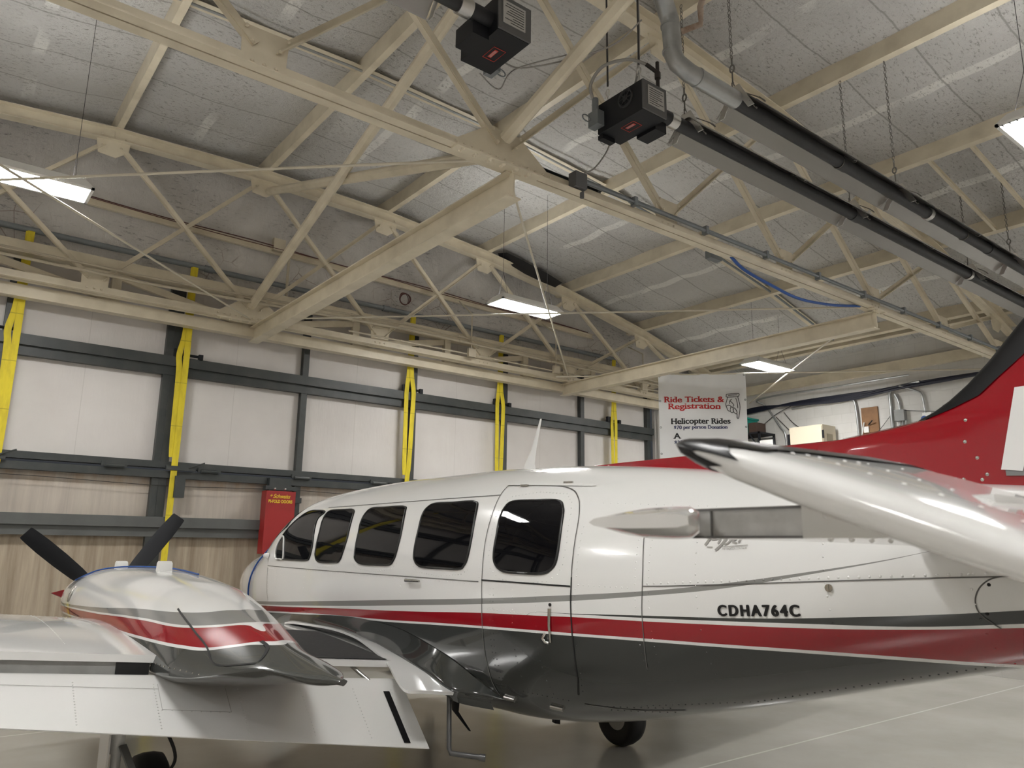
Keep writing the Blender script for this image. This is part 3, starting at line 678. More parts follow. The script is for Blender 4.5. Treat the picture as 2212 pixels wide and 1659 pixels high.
m = MB(); m.tube(smoothline([(3.10, 4.25, HZ), (3.3, 4.2, HZ-.04), (3.7, 4.0, HZ+.12), (4.0, 3.85, HZ+.30), (4.15, 3.7, HZ+.5)], 8), .007, 6); m.tube(smoothline([(3.02, 4.36, HZ-.12), (3.2, 4.35, HZ-.19), (3.24, 4.2, HZ-.08), (3.6, 4.0, HZ+.1)], 8), .006, 6)
tag(m.build('power_cable', WIREM, smooth=60), 'thin cables trailing right from the upper burner box', 'cable')
chain(5.06, 4.02, HZ+.19, 6.82, 'dark chain holding the near heater tube right beside the burner', .04)
chain(5.06, 3.50, HZ+.21, 6.85, 'dark chain above the flue end of the second heater tube', .04)
chain(7.92, 4.02, HZ+.19, tcz(7.9)+CH, 'dark chain dropping from the fifth purlin to the near heater tube')
chain(7.92, 3.50, HZ+.21, tcz(7.9)+CH, 'dark chain dropping from the fifth purlin to the second heater tube')
chain(11.02, 4.02, HZ+.19, ceilz(11.02)-.14, 'far dark chain holding the near heater tube, hanging from the left roof strut')
chain(11.02, 3.50, HZ+.21, ceilz(11.02)-.14, 'far dark chain holding the second heater tube, hanging from the right roof strut')
for y, w in ((4.02, 'left'), (3.50, 'right')):
    m = MB(); a, b = XA+3*PAN, XA+4*PAN; m.chan((a, y, tcz(a)+CH+.03), (b, y, tcz(b)+CH+.03), .04, .06, .004); tag(m.build('roof_strut', CREAM), '%s one of two short cream struts between purlins carrying the heater chains' % w, 'beam', 'short roof struts')
for x, y, z0, z1, w in ((4.48, 4.42, HZ+.22, 7.2, 'left'), (4.46, 4.02, HZ+.22, 7.2, 'right')):
    T = root('hanger_rod', (x, y, z0), 'dark hanger rod with turnbuckle above the burner box, %s one' % w, 'rod', 'burner hanger rods')
    m = MB(); m.tube([(x, y, z0+.18), (x, y, z1)], .009, 7); m.build('rod', DARKW, T, smooth=60)
    m = MB(); m.torus((x, y, z0+.11), .022, .008, (1, 0, 0), 14, 5, elong=(0, 0, 1)); m.tube([(x, y, z0), (x, y, z0+.07)], .007, 6); m.build('turnbuckle', ALU, T, smooth=60)
m = MB(); m.tube(smoothline([(4.36, 4.3, HZ+.05), (4.46, 4.16, HZ+.15), (4.52, 4.1, HZ+.35), (4.5, 4.05, HZ+.7), (4.46, 4.02, HZ+1.2)], 8), .012, 7); tag(m.build('gas_hose', WIREM, smooth=60), 'grey flexible hose looping up beside the burner hanger rods', 'hose')
m = MB(); m.tube([(4.6, 3.3, 6.55), (4.95, 3.72, 6.55), (4.98, 3.74, 6.53), (5.0, 3.76, 6.42), (4.9, 3.9, 6.38)], .028, 10); tag(m.build('rusty_gas_pipe', speckled('flaking_pipe_paint', (.45, .36, .29), (.2, .1, .06), 14, .9, .7), smooth=40), 'short elbow of flaking pipe at the top edge near the flue', 'pipe')
# ------------------------------------------------------------------ block wall end of the hangar
X = XW
m = MB(); m.box((13.2, 4.0, 3.45), (XW, 11.3, 3.62)); m.box((13.2, 4.0, 0), (13.3, 11.3, 3.45)); struct(m, 'wall_mezzanine', BLOCKM)
T = root('metal_cabinet', (14.75, 8.62, 3.62), 'beige metal cabinet standing on the loft in front of the block wall', 'cabinet')
m = MB(); m.box((14.45, 8.3, 3.62), (14.95, 9.05, 4.34)); m.build('body', BEIGE, T)
m = MB(); m.box((14.43, 8.31, 3.66), (14.45, 9.03, 4.31)); m.build('door', BEIGE, T)
m = MB(); m.box((14.44, 8.28, 4.05), (14.47, 8.31, 4.22)); m.box((14.42, 9.04, 3.66), (14.46, 9.09, 4.2)); m.build('hinge', BLACKP, T)
m = MB(); m.box((14.60, 8.294, 3.95), (14.82, 8.30, 4.16)); m.build('side_label', speckled('tan_label', (.33, .29, .2), (.2, .17, .1), 5, .4), T)
m = MB(); m.box((XW-.03, 7.42, 3.9), (XW, 7.76, 4.66)); tag(m.build('plywood_board', BROWN), 'brown wooden board screwed to the white block wall', 'board')
T = root('wall_bracket', (XW-.05, 7.68, 4.02), 'small white bracket hanging on the brown board', 'bracket'); m = MB(); m.box((XW-.06, 7.62, 4.15), (XW-.03, 7.72, 4.27)); m.tube([(XW-.08, 7.78, 4.0), (XW-.06, 7.70, 4.36)], .012, 6); m.build('arm', WHITEP, T); m = MB(); m.box((XW-.12, 7.62, 3.92), (XW-.03, 7.74, 4.04)); m.build('plug_box', WHITEP, T); m = MB(); m.tube([(XW-.05, 7.62, 4.30), (XW-.12, 7.5, 4.37)], .012, 6); m.build('hook', BLACKP, T)
def wpipe(pts, r, label, mt=GALV): m = MB(); m.tube(smoothline(pts, 5), r, 8); tag(m.build('conduit', mt, smooth=50), label, 'pipe')
xw = XW-.05
wpipe([(xw, 9.3, 4.86), (xw, 8.2, 4.90), (xw, 7.95, 4.86), (xw, 7.85, 4.70), (xw, 7.83, 3.7)], .025, 'bent grey conduit coming down the block wall left of the brown board')
wpipe([(xw-.1, 6.5, 5.0), (xw-.05, 6.95, 4.98), (xw-.02, 7.12, 4.9), (xw, 7.14, 4.7), (xw, 7.14, 3.7)], .03, 'tall grey conduit bending over at the top, right of the brown board')
wpipe([(xw, 7.04, 4.85), (xw, 7.02, 4.8), (xw, 6.98, 4.7), (xw, 6.97, 4.5)], .025, 'short grey conduit entering the top of the grey electrical box')
wpipe([(xw-.1, 6.9, 4.98), (xw-.05, 6.62, 4.85), (xw, 6.53, 4.75), (xw, 6.5, 4.40)], .02, 'thin grey conduit bending down to the blue-lensed fixture')
wpipe([(xw-.3, 6.6, 5.12), (xw-.25, 8.2, 5.13), (xw-.2, 9.6, 5.16), (xw-.15, 10.08, 5.12), (xw, 9.95, 5.0), (xw, 9.62, 4.5), (xw, 9.5, 4.3), (xw, 9.47, 3.7)], .022, 'long thin grey conduit under the eave that bends down beside the storage rack')
T = root('electrical_box', (XW-.06, 6.97, 4.26), 'grey electrical box on the block wall with conduits below', 'box'); m = MB(); m.box((XW-.12, 6.87, 4.30), (XW, 7.06, 4.52)); m.build('box', speckled('grey_box_paint', (.22, .225, .22), (.14, .14, .14), 5, .4, .5), T)
for dy in (.02, -.04, -.10): m = MB(); m.tube([(XW-.05, 6.98+dy, 4.3), (XW-.05, 6.98+dy, 3.63)], .018, 7); m.build('conduit', GALV, T, smooth=60)
T = root('wall_fixture', (XW-.06, 6.46, 4.30), 'small white fixture with a blue lens on the block wall', 'fixture'); m = MB(); m.box((XW-.1, 6.38, 4.25), (XW, 6.54, 4.40)); m.build('body', WHITEP, T); m = MB(); m.cyl((XW-.13, 6.50, 4.28), (XW-.1, 6.50, 4.28), .06, 18); m.build('lens', BLUEC, T, smooth=50)
m = MB()
for k in range(7):
    o = .015*k; m.tube(smoothline([(xw-.05-o*.4, 4.2, 5.0+.02*math.sin(k)), (xw-.04-o, 6.5, 4.96+.03*math.sin(k*2)), (xw-.02, 8.0, 4.98-.02*k), (xw-.03-o, 9.2, 4.98-.012*k), (xw-.02, 10.2, 4.90+.015*k), (xw, 11.3, 4.86)], 6), .022, 6)
tag(m.build('cable_bundle', NAVY, smooth=60), 'thick dark blue cable bundle sagging along the top of the block wall', 'cable')
m = MB()
for P in ([(xw-.05, 9.3, 4.9), (xw, 9.7, 4.78), (xw, 10.1, 4.55), (xw, 10.3, 4.5)], [(xw, 9.7, 4.72), (xw, 9.4, 4.4), (xw, 9.2, 4.2), (xw, 9.05, 4.1)], [(xw, 9.5, 4.8), (xw, 9.3, 4.55), (xw, 9.1, 4.4), (xw, 8.9, 4.35)]): m.tube(smoothline(P, 6), .008, 5)
tag(m.build('loose_cable', DARKW, smooth=60), 'thin dark cables draped down the block wall behind the beige cabinet', 'cable')
m = MB(); m.tube(sag((xw-.03, 6.9, 4.5), (xw-.03, 5.2, 4.25), .01), .006, 5); m.tube(sag((xw, 7.15, 4.45), (xw, 7.7, 3.9), .02), .006, 5); tag(m.build('loose_cable', DARKW, smooth=60), 'thin dark wires running right from the grey electrical box', 'cable')
T = root('storage_rack', (14.6, 10.1, 3.62), 'black steel storage rack behind the right edge of the banner', 'rack')
for y in (9.72, 10.9):
    for x in (14.35, 14.9):
        m = MB(); m.box((x-.02, y-.02, 3.62), (x+.02, y+.02, 4.33)); m.build('post', BLACKP, T)
for z in (4.29, 3.95): m = MB(); m.box((14.33, 9.70, z), (14.92, 10.92, z+.04)); m.build('shelf', BLACKP, T)
m = MB(); m.bar((14.34, 9.74, 3.98), (14.34, 9.95, 4.28), .01, .03); m.build('brace', BLACKP, T)
T = root('storage_tote', (14.6, 10.35, 4.33), 'teal plastic tote on top of the black rack beside the banner', 'tote'); m = MB(); m.loft([[(14.4, 10.13, 4.33), (14.85, 10.13, 4.33), (14.85, 10.65, 4.33), (14.4, 10.65, 4.33)], [(14.37, 10.10, 4.66), (14.88, 10.10, 4.66), (14.88, 10.68, 4.66), (14.37, 10.68, 4.66)]]); m.build('tub', TEAL, T); m = MB(); m.box((14.35, 10.08, 4.66), (14.9, 10.70, 4.70)); m.build('lid', TEAL, T)
m = MB(); m.box((14.45, 9.85, 4.33), (14.8, 10.05, 4.56)); tag(m.build('dark_box', mat('dark_brown_box', (.06, .035, .025), .6)), 'small dark brown box beside the teal tote', 'box')
m = MB(); m.box((14.4, 10.0, 3.99), (14.8, 10.5, 4.09)); tag(m.build('cardboard_box', CARD), 'flat cardboard box on the lower rack shelf', 'box')
T = root('wire_frame', (14.3, 9.4, 3.62), 'small black metal frame with a white sheet standing right of the rack', 'frame')
m = MB(); m.tube([(14.3, 9.72, 3.62), (14.3, 9.72, 4.15), (14.3, 9.34, 4.15), (14.3, 9.34, 3.62)], .016, 7); m.tube([(14.3, 9.34, 4.1), (14.3, 9.24, 3.62)], .012, 6); m.build('frame', BLACKP, T, smooth=50); m = MB(); m.box((14.31, 9.37, 3.64), (14.32, 9.69, 4.12)); m.build('sheet', WHITEP, T)
# ------------------------------------------------------------------ banner
BA, BB = Vector((10.87, 9.50, 5.03)), Vector((11.98, 8.35, 5.03))
bx = (BB-BA); bw = bx.length; bx.normalize(); bn = Vector((bx.y, -bx.x, 0)); bn = bn if bn.dot(Vector((-1, -1, 0))) > 0 else -bn
BH = 1.70
def bpt(u, v, off=0.0):     # u along, v down
    w = .026*math.sin(u*9+v*2)*math.exp(-v*.6)+.022*math.sin(u*5-v*3.2+1)+.026*math.sin(17*u)*max(0, .5-v)+.012*math.sin(u*3+v*9)
    return BA+bx*u-Vector((0, 0, v))+bn*(w+off)
BAN = root('hanging_banner', tuple(bpt(bw/2, BH)), 'white vinyl banner for ride tickets with a pointing hand, hung from a tie rod', 'banner')
m = MB(); m.loft([[bpt(bw*i/40, BH*j/30) for i in range(41)] for j in range(31)], closed=False); m.loft([[bpt(bw*i/40, BH*j/30, -.004) for i in range(41)] for j in range(31)], closed=False)
VINYL = mat('white_vinyl', (.84, .85, .86), .30); m.build('sheet', VINYL, BAN, smooth=60)
m = MB()
for v in (.03, .5, 1.0, 1.5):
    for u in (.025, bw-.025): m.torus(bpt(u, v, .003), .014, .005, bn, 12, 5)
m.build('eyelets', PIPE, BAN, smooth=60)
RINK = mat('red_print', (.55, .03, .03), .5); KINK = mat('black_print', (.012, .012, .014), .5); NINK = mat('navy_print', (.03, .04, .13), .5)
# serif lettering: the built-in sans with slab serifs added to the stems
STEMS = {'R': [(.08, 0), (.55, 0), (.08, 1)], 'i': [(.11, 0)], 'd': [(.46, 0), (.43, 1)], 'T': [(.29, 0)], 'k': [(.1, 0), (.45, 0), (.07, 1)], 't': [(.2, 0)], 'H': [(.1, 0), (.6, 0), (.1, 1), (.6, 1)], 'l': [(.1, 0), (.07, 1)], 'p': [(.1, -.3)], 'r': [(.1, 0)], 'n': [(.1, 0), (.45, 0)], 'D': [(.08, 0), (.08, 1)], 'A': [(.06, 0), (.6, 0)], 'h': [(.1, 0), (.45, 0)], 'a': [(.47, 0)], 'e': [], 's': [], 'g': [], 'o': [], 'c': []}
def btext(body, u0, v0, width, size, mt, name):
    vs, fs = text_mesh(body, size, size*.012); mx = max(a for a, b in vs); k = width/mx
    m = MB()
    for d in (-.016, -.006, .006, .016): m.add([bpt(u0+a*k+d*size*1.6, v0-b, .004+d*.01) for a, b in vs], fs)
    pen = 0
    for i, chx in enumerate(body):
        if chx == ' ': continue
        pv, _ = text_mesh(body[:i+1], size, size*.012); end = max(a for a, b in pv); cv, _ = text_mesh(chx, size, size*.012); x0 = min(a for a, b in cv); x1 = max(a for a, b in cv); st = end-x1
        w = x1-x0
        for fx, fy in STEMS.get(chx, []):
            cx = st+x0+min(max(fx/.65, 0.0), 1.0)*w; cap = max(b for a, b in cv) if fy == 1 else (0 if fy == 0 else min(b for a, b in cv))
            cx = min(max(cx, st+x0+.05*size), st+x1-.05*size); h = .075*size; lo = cap-h if fy == 1 else cap
            q = [(cx-.13*size, lo), (cx+.13*size, lo), (cx+.13*size, lo+h), (cx-.13*size, lo+h)]
            m.add([bpt(u0+a*k, v0-b, .0045) for a, b in q], [(0, 1, 2, 3)])
    return m.build(name, mt, BAN)
su = bw/180.0                      # metres per photographed pixel across the banner
sv = 1.36/170.0
btext('Ride Tickets &', 11*su, 66*sv, 124*su, .155, RINK, 'red_heading')
btext('Registration', 19*su, 82*sv, 108*su, .155, RINK, 'red_heading')
btext('Helicopter Rides', 24*su, 117*sv, 122*su, .150, KINK, 'black_heading')
btext('$70 per person Donation', 30*su, 129*sv, 109*su, .095, NINK, 'price_line')
btext('A', 30*su, 151*sv, 13*su, .150, KINK, 'black_heading')
btext('$35', 30*su, 164*sv, 17*su, .095, NINK, 'price_line')
hand = [[(140, 52), (142, 50), (164, 50), (164, 56), (162, 57), (141, 57), (140, 52)], [(142, 57), (140, 66), (138, 74), (140, 82), (142, 88), (146, 90), (147, 86)], [(146, 90), (150, 94), (153, 91), (152, 86)], [(153, 92), (158, 97), (160, 93), (158, 87)], [(162, 57), (164, 66), (166, 76), (166, 86), (163, 106), (160, 106), (160, 97)],
        [(139, 78), (144, 76), (148, 79), (147, 85)], [(148, 80), (152, 82), (153, 88)], [(153, 82), (157, 85), (159, 90)], [(146, 66), (150, 70), (154, 76), (152, 80)], [(150, 62), (146, 67), (146, 73)], [(158, 60), (161, 72), (162, 84)], [(143, 53), (161, 53)]]
m = MB()
for L in hand: m.tube([bpt(p.x*su, (p.y-2)*sv, .005) for p in smoothline([(a, b, 0) for a, b in L], 4)], .006, 5)
m.build('pointing_hand_drawing', KINK, BAN, smooth=60)
# ------------------------------------------------------------------ airplane
XC = 3.5
#  Y: bottom z, top z, half width, z of widest point, exponents
FUS = [(-.55, 1.80, 1.90, .03, 1.85, 2, 2), (0., 1.70, 1.96, .15, 1.83, 2, 2), (.5, 1.575, 2.02, .25, 1.80, 2, 2), (1.1, 1.42, 2.08, .345, 1.76, 2.05, 2.1), (1.7, 1.255, 2.14, .44, 1.70, 2.1, 2.2), (2.3, 1.085, 2.21, .53, 1.62, 2.15, 2.3), (2.8, .955, 2.265, .60, 1.56, 2.2, 2.4), (3.2, .86, 2.305, .645, 1.52, 2.25, 2.5), (3.6, .79, 2.335, .67, 1.5, 2.3, 2.5), (4.0, .755, 2.355, .68, 1.48, 2.3, 2.6), (4.6, .745, 2.37, .68, 1.47, 2.3, 2.6), (5.4, .76, 2.37, .68, 1.47, 2.3, 2.6), (6.2, .785, 2.355, .675, 1.47, 2.3, 2.6), (6.8, .80, 2.32, .67, 1.46, 2.45, 2.5), (7.2, .815, 2.265, .66, 1.45, 2.7, 2.4), (7.5, .83, 2.16, .645, 1.43, 2.8, 2.3), (7.75, .84, 2.03, .625, 1.42, 2.7, 2.2), (8.0, .85, 1.885, .60, 1.40, 2.4, 2.2), (8.35, .875, 1.79, .535, 1.38, 2.1, 2.1), (8.8, .93, 1.74, .45, 1.36, 2, 2), (9.2, 1.02, 1.665, .34, 1.36, 2, 2), (9.45, 1.12, 1.57, .225, 1.36, 2, 2), (9.58, 1.22, 1.48, .12, 1.36, 2, 2), (9.64, 1.33, 1.40, .03, 1.36, 2, 2)]
#  Y, outboard x, inboard x, top z, chine z, bottom z, exponent
NAC = [(3.42, 1.65, 1.69, 1.215, 1.205, 1.185, 1.5), (3.55, 1.53, 1.745, 1.235, 1.215, 1.165, 1.45), (3.77, 1.44, 1.78, 1.272, 1.225, 1.15, 1.4), (4.0, 1.35, 1.84, 1.315, 1.185, 1.11, 1.4), (4.35, 1.24, 1.95, 1.385, 1.13, 1.06, 1.5), (4.6, 1.19, 2.00, 1.43, 1.12, 1.02, 1.65), (5.0, 1.17, 2.05, 1.50, 1.12, .98, 1.9), (5.5, 1.165, 2.09, 1.56, 1.14, .95, 2.15), (6.5, 1.165, 2.13, 1.60, 1.18, .92, 2.3), (7.3, 1.165, 2.13, 1.595, 1.22, .9, 2.4), (7.9, 1.18, 2.115, 1.57, 1.24, .91, 2.5), (8.15, 1.195, 2.10, 1.54, 1.25, .935, 2.6), (8.34, 1.23, 2.06, 1.485, 1.26, .98, 2.5), (8.43, 1.33, 1.96, 1.40, 1.26, 1.05, 2.2)]
def interp(tab, Y):
    if Y <= tab[0][0]: return tab[0][1:]
    if Y >= tab[-1][0]: return tab[-1][1:]
    n = len(tab)
    for i in range(n-1):
        if tab[i][0] <= Y <= tab[i+1][0]: break
    a, b = tab[i], tab[i+1]; p = tab[max(0, i-1)]; q = tab[min(n-1, i+2)]; h = b[0]-a[0]; t = (Y-a[0])/h; out = []
    for k in range(1, len(a)):
        d = (b[k]-a[k])/h; d0 = (a[k]-p[k])/(a[0]-p[0]) if i > 0 else d; d1 = (q[k]-b[k])/(q[0]-b[0]) if i+2 < n else d
        lim = lambda u, s: 0 if u*s <= 0 else 2*u*s/(u+s)
        m0, m1 = lim(d0, d), lim(d1, d)
        out.append(a[k]*(2*t**3-3*t*t+1)+h*m0*(t**3-2*t*t+t)+b[k]*(3*t*t-2*t**3)+h*m1*(t**3-t*t))
    return out
def fus_hw(Y, z):
    zb, zt, hw, zw, nt, nb = interp(FUS, Y)
    if z >= zt or z <= zb: return .0
    if z >= zw: return hw*(1-((z-zw)/(zt-zw))**nt)**(1/nt)
    return hw*(1-((zw-z)/(zw-zb))**nb)**(1/nb)
def nac_xo(Y, z):
    xo, xi, zt, zc, zb, n = interp(NAC, Y); c = (xo+xi)/2; w = (xi-xo)/2
    t = (z-zc)/(zt-zc) if z >= zc else (zc-z)/(zc-zb); t = min(t, .999); e = n if z >= zc else min(2, n)
    return c-w*(1-t**e)**(1/e)
def onF(Y, z, off=.0, side=-1):
    """point on the fuselage skin, off metres outside it"""
    x = fus_hw(Y, z); e = .01
    n = Vector((1, -(fus_hw(Y+e, z)-fus_hw(Y-e, z))/(2*e), -(fus_hw(Y, z+e)-fus_hw(Y, z-e))/(2*e))).normalized()
    p = Vector((x, Y, z))+n*off; return Vector((XC+side*p.x, p.y, p.z))
def onN(Y, z, off=.0, side=-1):
    x = nac_xo(Y, z); e = .01
    n = Vector((-1, (nac_xo(Y+e, z)-nac_xo(Y-e, z))/(2*e), (nac_xo(Y, z+e)-nac_xo(Y, z-e))/(2*e))).normalized()
    p = Vector((x, Y, z))+n*off
    return p if side < 0 else Vector((2*XC-p.x, p.y, p.z))
AC = root('airplane', (XC, 5.46, 0), 'white twin-engine propeller airplane with red and dark grey stripes, parked nose to the folding door', 'airplane')
AY = 5.46                                     # part coordinates are measured from the airplane's base
def livery(name, bands, zlo=.7, zhi=2.4, ylo=-.6, yhi=9.7, base=(.77, .768, .755), rough=.16):
    """gloss paint whose colour changes below each edge line z(Y); bands run from top to bottom"""
    m = mat(name, base, rough, coat=.6); t = NT(m); v = t.obj(); x, y, z = t.sep(v)
    u = t.ramp(y, ylo-AY, yhi-AY); c = base
    for k, (pts, col) in enumerate(bands):
        cv = t.curve(u, [((Y-ylo)/(yhi-ylo), (Z-zlo)/(zhi-zlo)) for Y, Z in pts])
        lim = t.math('MULTIPLY_ADD', cv, zhi-zlo, zlo)
        c = t.mix(t.math('LESS_THAN', z, lim), c, col)
    t.color(c)
    t.l(t.math('MULTIPLY_ADD', t.noise(v, 2.5, 3), .10, rough-.05), t.b.inputs['Roughness'])
    return m
WHT = (.77, .768, .755); RED = (.29, .005, .012); DKG = (.034, .037, .035); MDG = (.245, .245, .235)
up_ = lambda P, d: [(a, b+d) for a, b in P]
GT = [(-.6, 2.3), (1.0, 1.905), (1.37, 1.826), (1.551, 1.785), (1.805, 1.738), (2.302, 1.658), (2.688, 1.61), (3.131, 1.569), (3.914, 1.506), (4.641, 1.456), (5.841, 1.374), (7.78, 1.248), (9.7, 1.16)]
GB = [(-.6, 2.3), (1.0, 1.906), (1.37, 1.825), (1.551, 1.781), (1.806, 1.728), (2.303, 1.635), (2.686, 1.587), (3.14, 1.538), (3.913, 1.473), (4.64, 1.419), (5.843, 1.334), (7.8, 1.218), (9.7, 1.13)]
DT = [(-.6, 1.83), (.5, 1.70), (1.111, 1.62), (1.356, 1.59), (1.694, 1.556), (2.089, 1.523), (2.69, 1.494), (3.142, 1.472), (3.469, 1.455), (3.55, 1.4), (9.7, .9)]
DB = [(-.6, 1.78), (.5, 1.645), (1.124, 1.572), (1.474, 1.535), (1.9, 1.515), (2.315, 1.497), (2.692, 1.483), (3.142, 1.469), (3.469, 1.4545), (3.55, 1.39), (9.7, .88)]
RT = [(-.6, 1.76), (.5, 1.62), (1.127, 1.557), (1.534, 1.519), (1.85, 1.499), (2.317, 1.480), (2.694, 1.467), (3.134, 1.455), (3.354, 1.445), (3.914, 1.421), (4.636, 1.377), (5.07, 1.353), (5.843, 1.314), (6.645, 1.268), (7.81, 1.205), (9.7, 1.1)]
RB = [(-.6, 1.40), (.5, 1.405), (1.205, 1.408), (1.521, 1.409), (1.927, 1.404), (2.334, 1.394), (2.704, 1.385), (3.138, 1.372), (3.916, 1.345), (4.441, 1.321), (5.078, 1.288), (5.847, 1.259), (6.655, 1.222), (7.694, 1.163), (9.7, 1.06)]
FPAINT = livery('fuselage_paint', [(GT, MDG), (GB, WHT), (DT, DKG), (DB, WHT), (RT, RED), (RB, WHT), (up_(RB, -.014), DKG)])
NGT = [(3.3, 1.6), (4.3, 1.46), (4.45, 1.43), (4.563, 1.430), (4.651, 1.434), (4.721, 1.422), (4.972, 1.408), (5.449, 1.397), (6.486, 1.338), (8.5, 1.26)]
NRT = [(3.3, 1.46), (4.05, 1.37), (4.179, 1.354), (4.257, 1.363), (4.355, 1.376), (4.478, 1.361), (4.678, 1.344), (5.303, 1.342), (6.496, 1.297), (8.5, 1.238)]
NRB = [(3.3, 1.38), (3.85, 1.335), (3.975, 1.322), (4.08, 1.318), (4.185, 1.299), (4.354, 1.271), (4.538, 1.267), (4.996, 1.264), (5.911, 1.251), (7.11, 1.226), (8.5, 1.195)]
NPAINT = livery('nacelle_paint', [(NGT, MDG), (up_(NRT, .012), WHT), (NRT, RED), (NRB, WHT), (up_(NRB, -.014), (.06, .063, .06))], ylo=3.3, yhi=8.5)
WPAINT = mat('white_wing_paint', (.77, .768, .755), .15, coat=.6)
REDP = mat('red_gloss_paint', RED, .15, coat=.7)
DKP = mat('dark_grey_gloss_paint', DKG, .10, coat=.8)
BOOT = mat('black_deice_boot', (.007, .007, .008), .34, spec=.35)
GLASS = mat('tinted_cabin_glass', (.003, .003, .004), .03, spec=.2); GLASS.node_tree.nodes['Principled BSDF'].inputs['IOR'].default_value = 1.5
SEAMM = mat('panel_gap', (.12, .115, .11), .7)
SEAMD = mat('deep_panel_gap', (.01, .01, .01), .7)
SEAL = mat('black_window_seal', (.006, .006, .006), .35)
BARE = mat('bare_metal', (.5, .49, .46), .25, 1)
# fuselage
SEG = 72
def fring(Y):
    zb, zt, hw, zw, nt, nb = interp(FUS, Y); r = []
    for k in range(SEG):
        a = 2*pi*k/SEG; c, s = math.cos(a), math.sin(a); n = nt if s >= 0 else nb
        r.append(Vector((XC+hw*math.copysign(abs(c)**(2/n), c), Y, zw+((zt-zw) if s >= 0 else (zw-zb))*math.copysign(abs(s)**(2/n), s))))
    return r
ys = [-.55+.06*i for i in range(170)]; ys = [y for y in ys if y < 9.4]+[9.42, 9.47, 9.52, 9.56, 9.59, 9.61, 9.63, 9.64]
m = MB(); m.loft([fring(y) for y in ys]); FUSE = m.build('fuselage', FPAINT, AC, smooth=40)
def patch(outline, off, name, mt, par, pts=6, side=-1, surf=onF, res=.035):
    """panel following the skin inside a smooth outline given in (Y, z)"""
    L = [(p.x, p.y) for p in smoothline([(a, b, 0) for a, b in outline], pts, True)]
    n = len(L); V = [Vector(p) for p in L]
    x0, x1 = min(a for a, b in L), max(a for a, b in L); z0, z1 = min(b for a, b in L), max(b for a, b in L)
    def inside(x, y):
        c = False
        for i in range(n):
            (ax, ay), (bx_, by) = L[i], L[i-1]
            if (ay > y) != (by > y) and x < (bx_-ax)*(y-ay)/(by-ay)+ax: c = not c
        return c
    i = x0+res/2
    while i < x1:
        j = z0+res/2
        while j < z1:
            if inside(i, j): V.append(Vector((i, j)))
            j += res
        i += res
    vv, ee, ff = geometry.delaunay_2d_cdt(V, [(k, (k+1) % n) for k in range(n)], [], 1, 1e-5)[:3]
    m = MB(); m.add([surf(p.x, p.y, off, side) for p in vv], [tuple(f) for f in ff if len(f) == 3])
    return m.build(name, mt, par, smooth=60)
def ribbon(m, line, w, off, surf=onF, side=-1, sm=6, closed=False):
    P = smoothline([(a, b, 0) for a, b in line], sm, closed); n = len(P); A, B = [], []
    for i in range(n):
        d = (P[(i+1) % n if closed else min(i+1, n-1)]-P[(i-1) if closed else max(i-1, 0)]).normalized(); q = Vector((-d.y, d.x, 0))*w/2
        A.append(surf(P[i].x+q.x, P[i].y+q.y, off, side)); B.append(surf(P[i].x-q.x, P[i].y-q.y, off, side))
    R = [[a, b] for a, b in zip(A, B)]
    if closed: R.append(R[0])
    m.loft(R, closed=False); return m
def hoop(line, r, off, name, mt, par, side=-1, surf=onF):
    P = smoothline([(a, b, 0) for a, b in line], 6, True); pts = [surf(p.x, p.y, off, side) for p in P]; pts += pts[:1]
    m = MB(); m.tube(pts, r, 6, caps=False); return m.build(name, mt, par, smooth=60)
WIN = [[(6.60, 2.10), (6.655, 2.04), (6.6, 1.93), (6.53, 1.80), (6.535, 1.70), (6.60, 1.673), (6.9, 1.669), (7.15, 1.668), (7.33, 1.667), (7.40, 1.71), (7.41, 1.80), (7.30, 1.93), (7.12, 2.06), (6.98, 2.115), (6.80, 2.118)],
       [(6.013, 2.099), (5.943, 2.033), (5.879, 1.878), (5.889, 1.752), (5.925, 1.685), (6.02, 1.668), (6.331, 1.668), (6.421, 1.718), (6.444, 1.784), (6.475, 1.92), (6.527, 2.017), (6.535, 2.085), (6.465, 2.108), (6.2, 2.108)],
       [(5.157, 2.101), (5.09, 2.062), (5.016, 1.911), (5.01, 1.776), (5.033, 1.709), (5.092, 1.674), (5.3, 1.668), (5.534, 1.67), (5.641, 1.701), (5.672, 1.755), (5.702, 1.902), (5.739, 1.991), (5.74, 2.06), (5.681, 2.103), (5.45, 2.105)],
       [(4.236, 2.106), (4.16, 2.06), (4.102, 1.896), (4.094, 1.76), (4.124, 1.695), (4.189, 1.672), (4.42, 1.670), (4.652, 1.675), (4.736, 1.715), (4.762, 1.768), (4.782, 1.92), (4.814, 2.033), (4.795, 2.085), (4.715, 2.11), (4.5, 2.108)],
       [(3.402, 2.082), (3.335, 2.04), (3.305, 1.981), (3.276, 1.849), (3.275, 1.747), (3.305, 1.70), (3.376, 1.672), (3.55, 1.668), (3.718, 1.674), (3.802, 1.717), (3.828, 1.782), (3.838, 1.885), (3.86, 1.981), (3.86, 2.05), (3.81, 2.09), (3.6, 2.09)]]
for k, w in enumerate(WIN):
    for sd in (-1, 1):
        g = patch(w, .005, 'cockpit_window' if k == 0 else 'door_window' if k == 4 else 'cabin_window', GLASS, AC, side=sd)
        hoop(w, .008, .003, 'window_seal', SEAL, g, side=sd)
VENT = [(7.15, 1.675), (7.18, 1.76), (7.26, 1.86), (7.34, 1.88), (7.40, 1.80), (7.395, 1.72), (7.34, 1.672), (7.25, 1.67)]
hoop(VENT, .008, .008, 'vent_window_frame', WHITEP, AC)
